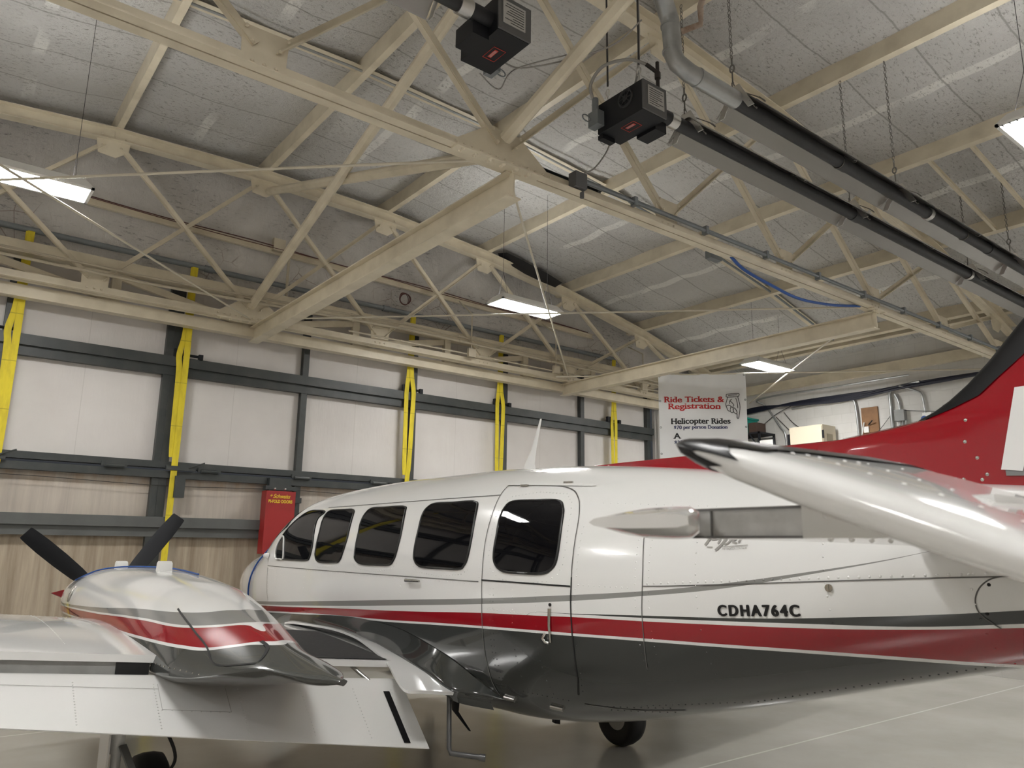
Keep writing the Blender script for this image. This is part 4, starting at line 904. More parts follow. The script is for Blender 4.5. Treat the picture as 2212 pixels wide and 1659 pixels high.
# windshield panes
def onT(Y, u, off=.004):
    zb, zt, hw, zw, nt, nb = interp(FUS, Y); a = u; c, s = math.cos(a), math.sin(a)
    return Vector((XC+(hw+off)*math.copysign(abs(c)**(2/nt), c), Y+off, zw+(zt-zw+off)*abs(s)**(2/nt)))
for a0, a1 in ((.62, 1.54), (1.60, 2.52)):
    m = MB(); m.loft([[onT(7.42+.62*j/10-.10*abs(math.cos(a0+(a1-a0)*i/12)), a0+(a1-a0)*i/12) for i in range(13)] for j in range(11)], closed=False); m.build('windshield', GLASS, AC, smooth=60)
# seams, door, rivets
def seams(lines, w, mt, name, off=.0025):
    m = MB()
    for l in lines: ribbon(m, l, w, off)
    return m.build(name, mt, AC)
seams([[(7.588, 1.60), (6.472, 1.598), (5.594, 1.599), (4.657, 1.602), (3.95, 1.603)], [(2.71, 1.899), (2.689, 1.745), (2.686, 1.639), (2.691, 1.527), (2.696, 1.386), (2.72, 1.235)], [(2.682, 1.634), (2.468, 1.646), (1.813, 1.692), (1.441, 1.718), (1.0, 1.745)],
       [(6.6, 2.14), (5.721, 2.139), (4.773, 2.141), (3.991, 2.141)], [(7.579, 1.59), (7.55, 1.4), (7.518, 1.269)], [(8.08, 1.60), (8.09, 1.42), (8.11, 1.2)], [(2.70, 1.02), (2.95, .99), (3.24, .985)],
       [(1.0, 1.742), (1.12, 1.739), (1.17, 1.733), (1.203, 1.719), (1.233, 1.69), (1.251, 1.65), (1.251, 1.611), (1.233, 1.582), (1.195, 1.551)]], .005, SEAMM, 'panel_seam')
DL = [(3.98, 2.21), (3.987, 2.168), (3.983, 2.125), (3.96, 2.013), (3.942, 1.866), (3.925, 1.714), (3.916, 1.603), (3.905, 1.42), (3.902, 1.266), (3.904, 1.111), (3.912, 1.017), (3.91, .94)]
seams([DL, [(3.98, 2.205), (3.762, 2.196), (3.5, 2.18), (3.349, 2.148), (3.273, 2.107), (3.217, 2.05), (3.174, 1.952), (3.155, 1.783), (3.150, 1.619)]], .006, SEAMM, 'door_seam')
seams([[(3.922, 1.614), (3.649, 1.614), (3.381, 1.613), (3.154, 1.612)], [(3.150, 1.66), (3.148, 1.612), (3.15, 1.538), (3.147, 1.378), (3.153, 1.258), (3.177, 1.133), (3.23, 1.04)]], .009, SEAMD, 'door_seam')
m = MB()
for p, q in (((4.0, 2.213), (3.70, 2.197)), ((3.70, 2.197), (3.19, 2.167))): ribbon(m, [p, q], .016, .006)
m.build('door_drip_rail', WPAINT, AC)
for y in (3.80, 3.42): m = MB(); m.bar(onF(y+.035, 2.192, .008), onF(y-.035, 2.19, .008), .012, .012); m.build('door_hinge', BARE, AC)
def rivrow(m, line, step=.032, r=.0045, surf=onF, side=-1, off=0.0):
    P = [Vector((a, b, 0)) for a, b in line]; acc = 0
    for a, b in zip(P[:-1], P[1:]):
        n = max(1, int((b-a).length/step))
        for i in range(n):
            p = a.lerp(b, i/n); q = surf(p.x, p.y, off, side); nn = surf(p.x, p.y, off+.01, side)-q
            if nn.length > 1e-5: m.dome(q, nn, r, r*.55, 5)
def offset_line(w, d):
    c = Vector((sum(a for a, b in w)/len(w), sum(b for a, b in w)/len(w))); out = []
    for a, b in w: v = Vector((a, b))-c; v = v*(1+d/v.length); out.append((c.x+v.x, c.y+v.y))
    return out+out[:1]
m = MB()
for w in WIN[1:4]: rivrow(m, offset_line(w, .05)[4:10], .03)
rivrow(m, offset_line(WIN[4], .055), .03)
rivrow(m, [(3.12, 1.60), (3.13, 1.2), (3.2, 1.03)], .035); rivrow(m, [(3.125, 1.93), (3.115, 1.63)], .035)
for yy in (2.735, 2.655): rivrow(m, [(yy, 1.86), (yy-.01, 1.24)], .035)
rivrow(m, [(3.10, 1.622), (2.74, 1.622)], .035); rivrow(m, [(3.10, .99), (2.72, 1.03)], .035); rivrow(m, [(3.10, .97), (2.74, 1.0)], .035)
rivrow(m, [(2.66, 1.648), (1.813, 1.706), (1.0, 1.757)], .04, .0065)
for yy in (2.40, 1.80, 1.27): rivrow(m, [(yy, 1.90), (yy-.03, 1.20 if yy > 2 else 1.42)], .05, .0055)
rivrow(m, [(3.05, 2.06), (2.3, 2.02)], .05, .004)
for yy in (3.83, 3.80, 3.62, 3.42): rivrow(m, [(yy, 1.57), (yy, .98)], .035)
rivrow(m, [(3.85, 1.0), (3.3, .99)], .035); rivrow(m, [(3.85, 1.45), (3.45, 1.445)], .03)
rivrow(m, [(7.56, 1.575), (7.30, 1.57)], .03); rivrow(m, [(7.56, 1.57), (7.50, 1.2)], .035); rivrow(m, [(7.29, 1.55), (7.27, 1.2)], .035)
for yy in (6.6, 5.8, 4.9): rivrow(m, [(yy, 1.58), (yy, 1.34)], .045, .004)
rivrow(m, [(3.95, 1.63), (3.95, 1.9), (4.0, 2.12)], .05, .004); rivrow(m, [(7.4, 1.585), (4.0, 1.588)], .05, .004)
rivrow(m, [(2.9, 1.02), (2.3, 1.12), (1.7, 1.285), (1.05, 1.46)], .035); 
tag(m.build('rivets', FPAINT, AC, smooth=50), None, None, kind='stuff')
m = MB(); q = onF(1.772, 1.668, .002); m.cyl(q, onF(1.772, 1.668, .008), .016, 20); m.bar(onF(1.772, 1.682, .0095), onF(1.772, 1.654, .0095), .003, .002, (1, 0, 0)); m.build('static_disc', BARE, AC, smooth=40)
m = MB()
for p in ((1.075, 1.725), (1.20, 1.705), (1.225, 1.60), (1.06, 1.545)): m.dome(onF(*p, .0), onF(*p, .01)-onF(*p), .007, .004)
m.build('hatch_screws', SEAMD, AC)
m = MB(); m.tube([onF(4.80, 1.575, .02), onF(4.68, 1.577, .025), onF(4.61, 1.577, .024)], [.012, .010, .007], 8); m.tube([onF(4.79, 1.575, -.01), onF(4.79, 1.575, .02)], .008, 8); m.build('step_handle', BARE, AC, smooth=50)
m = MB(); m.tube([onF(3.305, 1.488, .006), onF(3.306, 1.40, .010), onF(3.310, 1.31, .006)], [.010, .009, .005], 8); m.build('door_latch', BARE, AC, smooth=50)
m = MB(); m.cyl(onF(3.304, 1.508, .0), onF(3.304, 1.508, .006), .009, 14); m.build('door_lock', SEAL, AC)
m = MB(); m.tube([onF(3.345, 1.355, .003), onF(3.36, 1.33, .015), onF(3.345, 1.31, .012), onF(3.325, 1.305, .004)], .009, 8); m.build('door_pull', CHROME, AC, smooth=50)
for y in (3.83, 3.47): m = MB(); m.tube([onF(y+.04, .935, .006), onF(y-.04, .93, .006)], .014, 8); m.build('door_hinge', BARE, AC, smooth=50)
# lettering
def decal(body, Y0, z0, width, size, mt, name, bold=.0, shear=0, surf=onF, slope=0, heavy=0, spacing=1.0):
    vs, fs = text_mesh(body, size, bold, shear, spacing); mx = max(a for a, b in vs); k = width/mx
    m = MB()
    for i, (d, e) in enumerate(((0, 0), (heavy, 0), (-heavy, 0), (0, heavy*.4), (0, -heavy*.4)) if heavy else ((0, 0),)): m.add([surf(Y0-a*k-d, z0+b+e+a*k*slope, .004+.0003*i) for a, b in vs], fs)
    return m.build(name, mt, AC)
BLK = mat('black_lettering', (.006, .006, .007), .4); GRYL = mat('grey_lettering', (.30, .29, .27), .4)
decal('CDHA764C', 2.281, 1.523, .375, .066, BLK, 'registration_lettering', .0006, 0, slope=.062, heavy=.0036, spacing=1.28)
m = MB()
S = lambda L, w: ribbon(m, L, w, .004, sm=5)
S([(2.352, 1.835), (2.335, 1.86), (2.318, 1.885)], .012); S([(2.335, 1.89), (2.30, 1.898), (2.275, 1.885), (2.29, 1.868), (2.32, 1.862)], .009); S([(2.285, 1.842), (2.276, 1.868)], .009)
S([(2.295, 1.812), (2.27, 1.835), (2.245, 1.868)], .012); S([(2.262, 1.845), (2.24, 1.842), (2.225, 1.858), (2.235, 1.872)], .009)
S([(2.212, 1.858), (2.195, 1.866), (2.20, 1.876), (2.215, 1.868), (2.212, 1.852), (2.19, 1.846)], .008); S([(2.182, 1.848), (2.17, 1.872), (2.155, 1.876)], .009)
S([(2.34, 1.827), (2.31, 1.827)], .004); S([(2.262, 1.828), (2.135, 1.838)], .003)
m.build('script_logo', GRYL, AC)
decal('THE TRADITION CONTINUES', 2.262, 1.814, .125, .014, GRYL, 'small_lettering', 0, 0, slope=.05)
# roof antenna and belly mast
m = MB(); m.loft([[(XC+a*.012*w, 4.30+b*w, 2.34+z) for a, b in ((0, .06), (1, 0), (0, -.07), (-1, 0))] for z, w in ((0, 1.2), (.06, .9))]+[[(XC+a*.006, y0+b, z) for a, b in ((0, .03), (1, 0), (0, -.03), (-1, 0))] for y0, z in ((4.25, 2.5),)]+[[(XC+a*.003, 4.17+b, 2.72) for a, b in ((0, .01), (1, 0), (0, -.01), (-1, 0))]]); m.build('antenna', WPAINT, AC, smooth=30)
m = MB(); m.loft([[(XC-.1+a, 5.02+b, z) for a, b in ((-.01, 0), (0, .05*w), (.01, 0), (0, -.05*w))] for z, w in ((.78, 1.3), (.62, .9))]+[[(XC+.02+a, 5.0+b, .47) for a, b in ((-.006, 0), (0, .02), (.006, 0), (0, -.02))]]); m.build('belly_antenna', BLACKP, AC, smooth=30)
m = MB(); m.loft([[(XC+a, 4.0+b, z) for a, b in ((-.01, 0), (0, .04), (.01, 0), (0, -.04))] for z in (.77, .70)]); m.build('belly_drain_mast', BLACKP, AC)
# boarding step
m = MB(); m.tube([(2.86, 4.30, .98), (2.82, 4.22, .60), (2.82, 4.20, .575), (2.88, 4.16, .565), (2.97, 4.07, .555)], .016, 10); m.cyl((2.955, 4.085, .557), (2.98, 4.06, .554), .022, 10); m.build('boarding_step', speckled('dark_step_steel', (.07, .07, .07), (.14, .14, .14), 6, .5, .3), AC, smooth=50)
# fin and dorsal fillet
def aero(Yl, Yt, half, z, n=9):
    ch = Yl-Yt; up = []; 
    for i in range(n):
        t = (i/(n-1))**1.6; th = half*(2.97*math.sqrt(t)-1.26*t-3.516*t*t+2.843*t**3-1.036*t**4)/1.0
        up.append((t, th))
    return [Vector((XC+a, Yl-t*ch, z)) for t, a in up]+[Vector((XC-a, Yl-t*ch, z)) for t, a in up[-2:0:-1]]
FL = [(2.25, 2.04), (2.15, 2.20), (2.05, 2.33), (1.74, 2.362), (1.55, 2.388), (1.45, 2.43), (1.35, 2.50), (1.22, 2.62), (1.10, 2.75), (.6, 3.27), (.0, 3.87), (-.06, 3.93), (-.2, 3.97)]
def fle(z):
    for (a, za), (b, zb) in zip(FL[:-1], FL[1:]):
        if za <= z <= zb: return a+(b-a)*(z-za)/(zb-za)
    return FL[-1][0]
zs = [2.04, 2.12, 2.2, 2.28, 2.33, 2.345, 2.362, 2.375, 2.388, 2.40, 2.42, 2.46, 2.52, 2.6, 2.76, 3.0, 3.27, 3.6, 3.87, 3.93, 3.97]
m = MB(); m.loft([aero(fle(z), -.25-.25*(z-2)/2, .075-.02*(z-2)/2, z) for z in zs]); FIN = m.build('fin', REDP, AC, smooth=50)
BOOTF = MB()
for side in (-1, 1):
    rows = []
    for z in [z for z in zs if z >= 2.34]:
        wd = .15*max(.10, min(1, (z-2.34)/.12)); A = aero(fle(z), -.25-.25*(z-2)/2, .075-.02*(z-2)/2, z, 40)[:40]; r = []
        for p in A:
            if fle(z)-p.y <= wd or len(r) < 2: r.append(Vector((XC+side*(p.x-XC+.003), p.y+.004, p.z)))
        # resample to 6
        L = [r[min(len(r)-1, round(i*(len(r)-1)/7))] for i in range(8)]; rows.append(L)
    BOOTF.loft(rows, closed=False)
BOOTF.build('deice_boot', BOOT, AC, smooth=60)
m = MB(); R = []
for i in range(26):
    Y = 3.62-2.1*i/25; zt = interp(FUS, Y)[1]; h = 2.342; hb = max(.004, h-zt+.001); wd = .012+.022*i/25
    zb = zt-.05
    R.append([(XC-wd-.25*hb*i/25, Y, zb), (XC-wd*.8, Y, zt+hb*.55), (XC-wd*.3, Y, zt+hb*.97), (XC, Y, zt+hb), (XC+wd*.3, Y, zt+hb*.97), (XC+wd*.8, Y, zt+hb*.55), (XC+wd+.25*hb*i/25, Y, zb)])
m.loft(R); m.build('dorsal_fin', REDP, AC, smooth=40)
def onFin(Y, z, off=.004, side=-1):
    le, te = fle(z), -.25-.25*(z-2)/2; t = min(1, max(0, (le-Y)/(le-te))); a = (.075-.02*(z-2)/2)*(2.97*math.sqrt(t)-1.26*t-3.516*t*t+2.843*t**3-1.036*t**4)
    return Vector((XC-a-off, Y, z))
def fpoly(P, name, mt, off): 
    m = MB(); V = [onFin(a, b, off) for a, b in P]; m.add(V, [tuple(range(len(V)))]); return m.build(name, mt, AC)
fpoly([(1.135, 2.47), (1.215, 2.145), (1.14, 2.135), (1.02, 2.47)], 'registration_letter', WPAINT, .008)
fpoly([(1.20, 2.145), (1.20, 2.12), (1.11, 2.115), (1.00, 2.44), (1.03, 2.47), (1.14, 2.135)], 'letter_shadow', mat('grey_letter_shadow', (.2, .2, .2), .4), .005)
m = MB()
for p in ((1.33, 2.36), (1.34, 2.27), (1.30, 2.20), (1.27, 2.13), (1.29, 2.11), (1.36, 2.115), (1.43, 2.44), (1.62, 2.20)): m.dome(onFin(*p, .0), (-1, 0, 0), .008, .004)
m.build('fin_screws', BARE, AC, smooth=50)
# stabilizer (left) with elevator drooped
def stab_sec(X, Yl, Yt, zc, th):
    pr = [(0, 0), (.02, .45), (.08, .8), (.22, 1), (.45, .98), (.75, .9), (1, .8)]; ch = Yl-Yt
    return [Vector((X, Yl-t*ch, zc+th/2*h)) for t, h in pr]+[Vector((X, Yl-t*ch, zc-th/2*h)) for t, h in pr[::-1][:-1]]
def make_tail(mir):
    g = (lambda b: b.mirror(XC)) if mir else (lambda b: b)
    m = MB(); m.loft([stab_sec(1.05, .94, .40, 1.86, .048), stab_sec(1.6, 1.09, .33, 1.87, .065), stab_sec(3.35, 1.50, .10, 1.89, .12)]); st = g(m).build('stabilizer', WPAINT, AC, smooth=30)
    # tip fairing: pointed at the front, scooped at the back
    m = MB(); rings = []
    for t in (0, .08, .2, .4, .6, .8, 1.0):
        s_ = min(1, math.sqrt(t*1.1+.02)); Y0 = .905-.09*t
        w0 = .80+.10*(1-t)**1.5; r = []
        for k in range(12):
            a = 2*pi*k/12; r.append((0, 0, 0))
        rings.append((Y0, s_))
    R = []
    for i in range(9):
        t = i/8; X = .80+.25*t; ch0 = .842+.098*t; yb = .655+.20*t**1.3; th = .050*(math.sin(min(1, .25+t*1.3)*pi/2))
        pr = [(0, 0), (.06, .55), (.18, .82), (.4, .98), (.7, 1.0), (.9, .95), (1, .6)]
        R.append([Vector((X, ch0-(ch0-yb)*a, 1.86+th/2*h-.004*(1-t))) for a, h in pr]+[Vector((X, ch0-(ch0-yb)*a, 1.86-th/2*h-.004*(1-t))) for a, h in pr[::-1][:-1]])
    m.loft(R); g(m).build('stabilizer_tip', WPAINT, AC, smooth=75)
    m = MB(); m.bar((1.036, .612, 1.838), (1.036, .612, 1.884), .006, .012, (0, 1, 0)); m.bar((1.036, .865, 1.8825), (1.036, .61, 1.8825), .004, .004); m.bar((1.036, .865, 1.8385), (1.036, .61, 1.8385), .004, .004); m.bar((1.036, .80, 1.84), (1.036, .80, 1.88), .003, .003, (0, 1, 0)); g(m).build('rib_gap', SEAMM, AC)
    m = MB(); m.box((1.040, .865, 1.838), (1.05, .60, 1.884)); g(m).build('end_rib', speckled('grubby_white', (.52, .51, .49), (.3, .29, .27), 20, .6, .5), AC)
    m = MB(); m.box((.985, .606, 1.836), (1.3, .36, 1.886)); m.dome((.985, .57, 1.866), (-1, 0, 0), .005, .003); g(m).build('hinge_fairing', WPAINT, AC)
    m = MB()
    for i in range(22): m.dome((1.08+.05*i, .62-.005*i, 1.836), (0, 0, -1), .005, .004, 5); m.dome((1.0+.02*i, .42, 1.836), (0, -.3, -1), .004, .003, 5)
    tag(g(m).build('stabilizer_rivets', WPAINT, AC), None, None, kind='stuff')
    # elevator with horn, hinge at Y .40
    Hy, Hz, an = .42, 1.868, math.radians(20)
    def rotp(y, z): d = y-Hy; return (Hy+d*math.cos(an)-z*math.sin(an), Hz+d*math.sin(an)+z*math.cos(an))
    def sec(X, yl, yt, th, sc=1):
        pr = [(0, 0), (.015, .40), (.05, .66), (.12, .88), (.25, 1), (.45, .95), (.7, .6), (1, .05)]; ch = yl-yt; out = []
        for t, h in pr+[(t, -h) for t, h in pr[::-1][:-1]]:
            y, z = rotp(yl-t*ch, th/2*h*sc); out.append(Vector((X, y, z)))
        return out
    m = MB(); L = [(.770, .63, -.06, .010), (.773, .655, -.09, .026), (.783, .668, -.11, .040), (.80, .674, -.115, .048), (.83, .68, -.12, .054), (.9, .685, -.125, .058), (1.20, .70, -.15, .066), (1.225, .67, -.15, .06), (1.23, .44, -.15, .055), (2.2, .36, -.24, .06), (3.2, .26, -.36, .06)]
    m.loft([sec(*l) for l in L]); el = g(m).build('elevator', WPAINT, AC, smooth=45)
    m = MB(); B = []
    for (X, yl, yt, th) in L[:8]:
        ch = yl-yt; ub = .105 if X < .80 else .16; pr = [(ub, .85 if ub < .12 else .93), (.08, .77), (.05, .66), (.015, .40), (0, 0), (.015, -.40), (.05, -.66), (.075, -.75)]; r = []
        for t, h in pr:
            y, z = rotp(yl-t*ch+.003, (th/2+.0025)*h); r.append(Vector((X-.002, y, z)))
        B.append(r)
    m.loft(B, closed=False); g(m).build('deice_boot', BOOT, AC, smooth=60)
    m = MB()
    for X in (.86, .98, 1.10):
        for i in range(14):
            yl, yt, th = .66, -.14, .058; t = .16+.05*i; h = 1 if t < .45 else .95-(t-.45)*1.4; y, z = rotp(yl-t*(yl-yt), th/2*h); m.dome((X+.0*i, y, z), (0, -math.sin(an), math.cos(an)), .0035, .0016, 6)
    for i in range(7): y, z = rotp(.66-.15*.8, .0275); m.dome((.84+.06*i, y, z), (0, -.35, .93), .0035, .0016, 6)
    tag(g(m).build('elevator_rivets', WPAINT, AC, smooth=50), None, None, kind='stuff')
make_tail(False); make_tail(True)
# ------------------------------------------------------------------ wings, nacelles, gear (left built, right mirrored)
UP = [(0, 0), (.006, .22), (.02, .42), (.05, .64), (.11, .84), (.2, .96), (.32, 1.0), (.45, .96), (.6, .82), (.75, .60), (.9, .32), (1.0, .10)]
def wing_z(X): return 1.05+.0955*(2.65-X)      # upper skin at its trailing edge
TEY = 4.75
def wsec(X, le, TE=TEY):
    zt = wing_z(X); ch = le-TE; th = .135+.012*(X-.4); r = []
    for t, h in UP: r.append(Vector((X, le-t*ch, zt-.045+(.05+.06)*h+.045*t-.011*h*t)))
    lo = [(1.0, -.03), (.85, -.10), (.6, -.19), (.35, -.22), (.15, -.17), (.05, -.10), (.012, -.05)]
    for t, d in lo: r.append(Vector((X, le-t*ch, zt-.045+d+.045*t)))
    return r
def wle(X): return 6.95+.10*max(0, (X-1.2)) if X < 2.2 else 7.05+.9*(X-2.2)
STEPM = None
def make_wing(mir):
    g = (lambda b: b.mirror(XC)) if mir else (lambda b: b)
    m = MB(); m.loft([wsec(X, wle(X)) for X in (-1.6, -.8, 0, .4, .8, 1.2, 1.6, 2.0, 2.3, 2.6, 2.9, 3.2)]); w = g(m).build('wing', WPAINT, AC, smooth=40)
    m = MB()
    for X in (.78, .35): rv = [Vector(p) for p in wsec(X, wle(X))[2:11]]; [m.dome(a.lerp(b, i/max(1, int((b-a).length/.04))), (0, 0, 1), .0035, .0015, 5) for a, b in zip(rv[:-1], rv[1:]) for i in range(max(1, int((b-a).length/.04)))]
    for i in range(26): X = .3+.035*i; p = wsec(X, wle(X))[4]; m.dome(p, (0, .2, 1), .006, .004, 5)
    tag(g(m).build('wing_rivets', WPAINT, AC), None, None, kind='stuff')
    # cove behind the rear spar
    m = MB(); m.loft([[(X, TEY+.015, wing_z(X)-.012), (X, TEY+.05, wing_z(X)-.02), (X, TEY+.06, wing_z(X)-.14), (X, TEY+.015, wing_z(X)-.14)] for X in (-1.6, 1.17)]); g(m).build('flap_cove', speckled('grey_cove', (.30, .30, .29), (.16, .16, .15), 8, .6, .4), AC)
    m = MB(); m.box((1.0, TEY+.005, wing_z(1.1)-.10), (1.17, TEY+.045, wing_z(1.1)-.015)); g(m).build('cove_gap', SEAMD, AC)
    # flap, lowered
    def fsec(X):
        zt = wing_z(X); hy, hz = TEY-.01, zt-.118
        ty = 4.38-.04*(X-.45); tz = .975-(.385/2.3)*(X-.45)
        d = Vector((0, ty-hy, tz-hz)); n = Vector((0, -d.z, d.y)).normalized(); n = n if n.z > 0 else -n
        P = [(.0, .0), (.0, .02), (.03, .040), (.10, .050), (.2, .046), (1.0, .004)]; Q = [(1.0, -.002), (.3, -.012), (.08, -.016), (.02, -.010)]
        return [Vector((X, hy, hz))+d*a+n*b for a, b in P+Q]
    m = MB(); m.loft([fsec(X) for X in (-1.6, -.6, .2, .8, 1.4, 2.0, 2.55, 2.72)]); f = g(m).build('flap', WPAINT, AC, smooth=35)
    m = MB()
    def fpt(X, a, b=.0):
        S = fsec(X); p, q = S[4], S[5]; return p.lerp(q, (a-.2)/.8)
    for X in (.78, 1.17, 1.62, 2.0, 2.35, 2.62):
        for i in range(16): m.dome(fpt(X, .22+.045*i), (0, -.6, .8), .0045, .003, 5)
    for i in range(8): m.dome(fpt(1.19+.05*i, .62), (0, -.6, .8), .0045, .003, 5)
    tag(g(m).build('flap_rivets', WPAINT, AC), None, None, kind='stuff')
    m = MB(); S0, S1 = 2.555, 2.60
    m.loft([[fpt(X, .25)+Vector((0, -.003, .004)), fpt(X, .95)+Vector((0, -.003, .004))] for X in (S0, S1)], closed=False); g(m).build('flap_stripe', BOOT, AC)
    m = MB(); a, b, c, d = fpt(1.19, .22), fpt(1.55, .22), fpt(1.55, .62), fpt(1.19, .62); o = Vector((0, -.002, .003))
    for p, q in ((b, c), (c, d), (a, d)): m.bar(p+o, q+o, .002, .001, (0, -.6, .8))
    m.bar(fpt(-.5, .30)+o, fpt(1.19, .30)+o, .002, .001, (0, -.6, .8)); g(m).build('flap_seam', mat('faint_panel_line', (.38, .375, .36), .6), AC)
    m = MB(); m.tube([(2.42, TEY+.06, wing_z(2.4)-.03), (2.50, TEY-.06, wing_z(2.5)-.11)], .013, 8); g(m).build('flap_track', BARE, AC, smooth=50)
    # walkway
    m = MB(); T_ = []
    for i in range(9):
        t = i/8; X0 = 2.08+.02*t; row = []
        for k in range(9):
            Y = 4.775+(6.15-4.775)*t; X = X0+(2.67+.10*t-X0)*k/8
            S = wsec(X, wle(X))[:12]; z = None
            for p, q in zip(S[:-1], S[1:]):
                if q.y <= Y <= p.y: z = q.z+(p.z-q.z)*(Y-q.y)/(p.y-q.y)
            row.append((X, Y, (z or wing_z(X))+.005))
        T_.append(row)
    m.loft(T_, closed=False); g(m).build('walkway_mat', speckled('black_walkway_grit', (.018, .018, .019), (.05, .05, .05), 30, .4, .7), AC)
    # root fillet: dark upper blend and white trailing strip
    FC = [(6.9, 1.19), (6.679, 1.205), (5.848, 1.258), (5.316, 1.265), (4.856, 1.235), (4.47, 1.16), (4.227, 1.09), (4.034, 1.0), (3.919, .94), (3.80, .90)]
    OC = [(2.84, 6.9, 1.13), (2.835, 6.68, 1.145), (2.82, 5.8, 1.155), (2.82, 5.3, 1.12), (2.815, 5.0, 1.08), (2.80, 4.7, 1.04), (2.79, 4.45, 1.0), (2.79, 4.25, .95), (2.82, 4.14, .925), (2.95, 3.98, .90), (3.04, 3.84, .885)]
    A = smoothline([(0, a, b) for a, b in FC], 5); B = smoothline(OC, 5); rows = []
    for a, b in zip(A, B):
        p = onF(a.y, a.z, .004); q = Vector((b.x, b.y, b.z)); mid = (p+q)/2; c_ = Vector((min(p.x, q.x)+.01, (p.y+q.y)/2, q.z+.03))
        rows.append([(p*(1-t)**2+c_*2*t*(1-t)+q*t*t) for t in [i/7 for i in range(8)]]+[q+Vector((.03, 0, -.06))])
    m = MB(); m.loft(rows, closed=False); g(m).build('wing_fillet', DKP, AC, smooth=60)
    IC = [(2.80, 6.9, 1.12), (2.79, 6.68, 1.14), (2.76, 5.9, 1.165), (2.72, 5.4, 1.155), (2.69, 5.1, 1.12), (2.66, 4.77, 1.055), (2.57, 4.5, 1.01), (2.485, 4.21, .97), (2.60, 4.17, .955), (2.80, 4.12, .92), (2.95, 4.0, .90)]
    B2 = smoothline(IC, 5); m = MB(); m.loft([[q+Vector((0, 0, .004)), (q+p)/2+Vector((0, 0, .006)), p+Vector((0, 0, .004)), p+Vector((0, .0, -.012)), q+Vector((0, .01, -.016))] for p, q in zip(B2[:-11], B[:-11])]); g(m).build('fillet_strip', WPAINT, AC, smooth=40)
    # nacelle
    R = []
    for i in range(101):
        Y = 3.38+(8.37-3.38)*i/100; xo, xi, zt, zc, zb, n = interp(NAC, Y); c = (xo+xi)/2; hw = (xi-xo)/2; r = []
        for k in range(48):
            a = 2*pi*k/48; co_, si = math.cos(a), math.sin(a); e = n if si >= 0 else min(2, n)
            r.append(Vector((c+hw*math.copysign(abs(co_)**(2/e), co_), Y, zc+((zt-zc) if si >= 0 else (zc-zb))*math.copysign(abs(si)**(2/e), si))))
        R.append(r)
    m = MB(); m.loft(R); nac = g(m).build('engine_nacelle', NPAINT, AC, smooth=40)
    m = MB(); sd = 1 if mir else -1
    ribbon(m, [(5.002, 1.424), (4.818, 1.385), (4.546, 1.323), (4.341, 1.27), (4.205, 1.222), (4.135, 1.212), (4.05, 1.216), (3.92, 1.235), (3.87, 1.25), (3.97, 1.295), (4.08, 1.318)], .006, .003, onN, sd)
    m.build('locker_seam', SEAMD, AC)
    m = MB(); ribbon(m, [(7.85, 1.50), (7.80, 1.36), (7.78, 1.22), (7.78, 1.1)], .005, .003, onN, sd); m.build('cowl_seam', SEAMD, AC)
    m = MB(); ribbon(m, [(8.30, 1.29), (7.5, 1.25), (7.0, 1.235)], .004, .003, onN, sd); m.build('cowl_seam', SEAMD, AC)
    for k in range(7): m = MB(); ribbon(m, [(7.95-.03*k, 1.50), (8.0-.03*k, 1.40)], .012, .004, onN, sd); m.build('louvre', SEAMD, AC)
    m = MB()
    for i in range(9): y = 4.7-.06*i; m.dome(onN(y, 1.16, 0, sd), onN(y, 1.16, .01, sd)-onN(y, 1.16, 0, sd), .005, .004, 5)
    m.build('nacelle_screws', BARE, AC)
    m = MB(); m.tube([onN(7.62, 1.43, .004, sd), onN(7.60, 1.36, .012, sd), onN(7.62, 1.31, .004, sd)], .012, 8); m.build('cowl_latch', BARE, AC, smooth=50)
    for y in (7.95, 6.45):
        m = MB(); zt = interp(NAC, y)[2]; m.loft([[(1.62+a*w, y+b*w, zt-.005+z) for a, b in ((-.045, -.05), (.045, -.05), (.045, .05), (-.045, .05))] for z, w in ((0, 1.05), (.06, 1), (.075, .85))]); g(m).build('engine_cover_knob', WHITEP, AC, smooth=20)
    # propeller
    pr = MB(); pr.tube([(1.65, 8.40, 1.26), (1.65, 8.50, 1.26), (1.65, 8.62, 1.26), (1.65, 8.74, 1.26), (1.65, 8.80, 1.26)], [.16, .155, .12, .06, .01], 20); sp = g(pr).build('spinner', WPAINT, AC, smooth=50)
    for k, an in enumerate((math.radians(141), math.radians(55), math.radians(268)) if not mir else (math.radians(30), math.radians(150), math.radians(270))):
        d = Vector((math.cos(an), 0, math.sin(an))); s_ = Vector((-math.sin(an), 0, math.cos(an))); rows = []
        for r_, ch, tw in ((.12, .08, 55), (.22, .12, 44), (.4, .155, 34), (.6, .165, 27), (.8, .16, 21), (.93, .145, 17), (.985, .135, 16), (1.0, .125, 16)):
            tw = math.radians(tw); e = s_*math.cos(tw)+Vector((0, 1, 0))*math.sin(tw); nn = d.cross(e); p = Vector((1.65, 8.46, 1.26))+d*r_*.99
            rows.append([p+e*ch*.5*a+nn*ch*.08*b for a, b in ((-1, 0), (-.5, .9), (.1, 1), (.7, .6), (1, 0), (.6, -.5), (0, -.6), (-.6, -.4))])
        mm = MB(); mm.loft(rows); g(mm).build('propeller_blade', BLACKP, AC, smooth=40)
    # main gear
    wx, wy, wz = 1.405, 5.46, .262
    m = MB(); prf = [(-.075, .12), (-.09, .16), (-.095, .215), (-.075, .25), (-.03, .262), (.03, .262), (.075, .25), (.095, .215), (.09, .16), (.075, .12)]; rr = []
    for k in range(36): a = 2*pi*k/36; rr.append([(wx+p, wy+r_*math.cos(a), wz+r_*math.sin(a)) for p, r_ in prf])
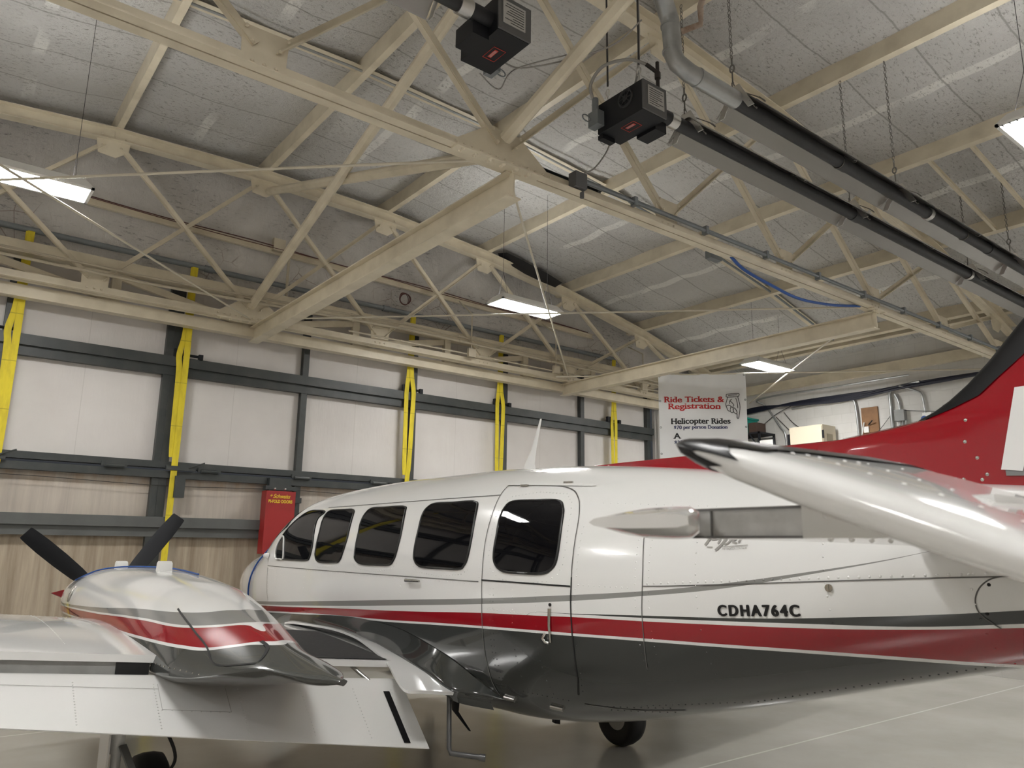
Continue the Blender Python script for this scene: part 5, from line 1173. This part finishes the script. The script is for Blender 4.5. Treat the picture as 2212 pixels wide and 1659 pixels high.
    rr.append(rr[0]); m.loft(rr, closed=True, caps=False); g(m).build('tire', RUBBER, AC, smooth=50)
    m = MB(); m.cyl((wx-.07, wy, wz), (wx+.07, wy, wz), .125, 20); m.cyl((wx-.20, wy, wz), (wx-.07, wy, wz), .025, 10); g(m).build('wheel_hub', GALV, AC, smooth=40)
    m = MB(); m.cyl((wx-.20, wy, wz-.03), (wx-.20, wy, .62), .03, 12); m.cyl((wx-.20, wy, .55), (wx-.20, wy, 1.05), .045, 12); g(m).build('gear_strut', WPAINT, AC, smooth=40)
    m = MB(); m.bar((wx-.18, wy-.05, .60), (wx-.12, wy-.16, .44), .05, .012); m.bar((wx-.12, wy-.16, .44), (wx-.18, wy-.05, .30), .05, .012); g(m).build('torque_link', GALV, AC)
    m = MB(); m.tube(smoothline([(wx-.12, wy-.06, .9), (wx+.02, wy-.16, .70), (wx+.10, wy-.18, .52), (wx+.06, wy-.12, .40), (wx-.02, wy-.06, .30)], 6), .010, 7); g(m).build('brake_hose', RUBBER, AC, smooth=50)
    m = MB(); m.plate([(wx-.26, wy-.09, .20), (wx-.26, wy+.12, .20), (wx-.26, wy+.16, 1.0), (wx-.26, wy-.12, 1.0)], (-.012, 0, 0)); g(m).build('gear_door', WPAINT, AC)
make_wing(False); make_wing(True)
# red intake plug, cords
m = MB(); m.add([(1.25, 8.44, 1.36), (1.26, 8.46, 1.28), (1.15, 8.48, 1.33), (1.25, 8.42, 1.365), (1.26, 8.44, 1.285), (1.15, 8.46, 1.335)], [(0, 1, 2), (5, 4, 3), (0, 3, 4, 1), (1, 4, 5, 2), (2, 5, 3, 0)]); m.build('intake_plug_flag', REDP, AC)
def ntop(Y, X, off=.01):
    xo, xi, zt, zc, zb, n = interp(NAC, Y); c = (xo+xi)/2; w = (xi-xo)/2; t = min(.99, abs(X-c)/w); return Vector((X, Y, zc+(zt-zc)*(1-t**n)**(1/n)+off))
m = MB(); m.tube(smoothline([ntop(7.95, 1.26), ntop(7.85, 1.4), ntop(7.6, 1.55), ntop(7.1, 1.68), ntop(6.5, 1.72), ntop(5.9, 1.72)], 8), .007, 7); tag(m.build('cover_cord', BLUEC, smooth=60), 'blue cord lying over the top of the left engine nacelle', 'cord')
m = MB(); m.tube(smoothline([onF(7.95, 1.80, .012), onF(8.0, 1.74, .012), onF(8.2, 1.6, .012), onF(8.25, 1.45, .012), onF(8.33, 1.28, .012), onF(8.38, 1.15, .012)], 8), .009, 7); tag(m.build('cover_cord', BLUEC, smooth=60), 'blue cord hanging over the airplane nose in front of the windshield', 'cord')
m = MB(); m.dome(onF(7.62, 1.69, .01), (-1, 0, .2), .03, .05, 8); m.build('windshield_clip', WHITEP, AC)
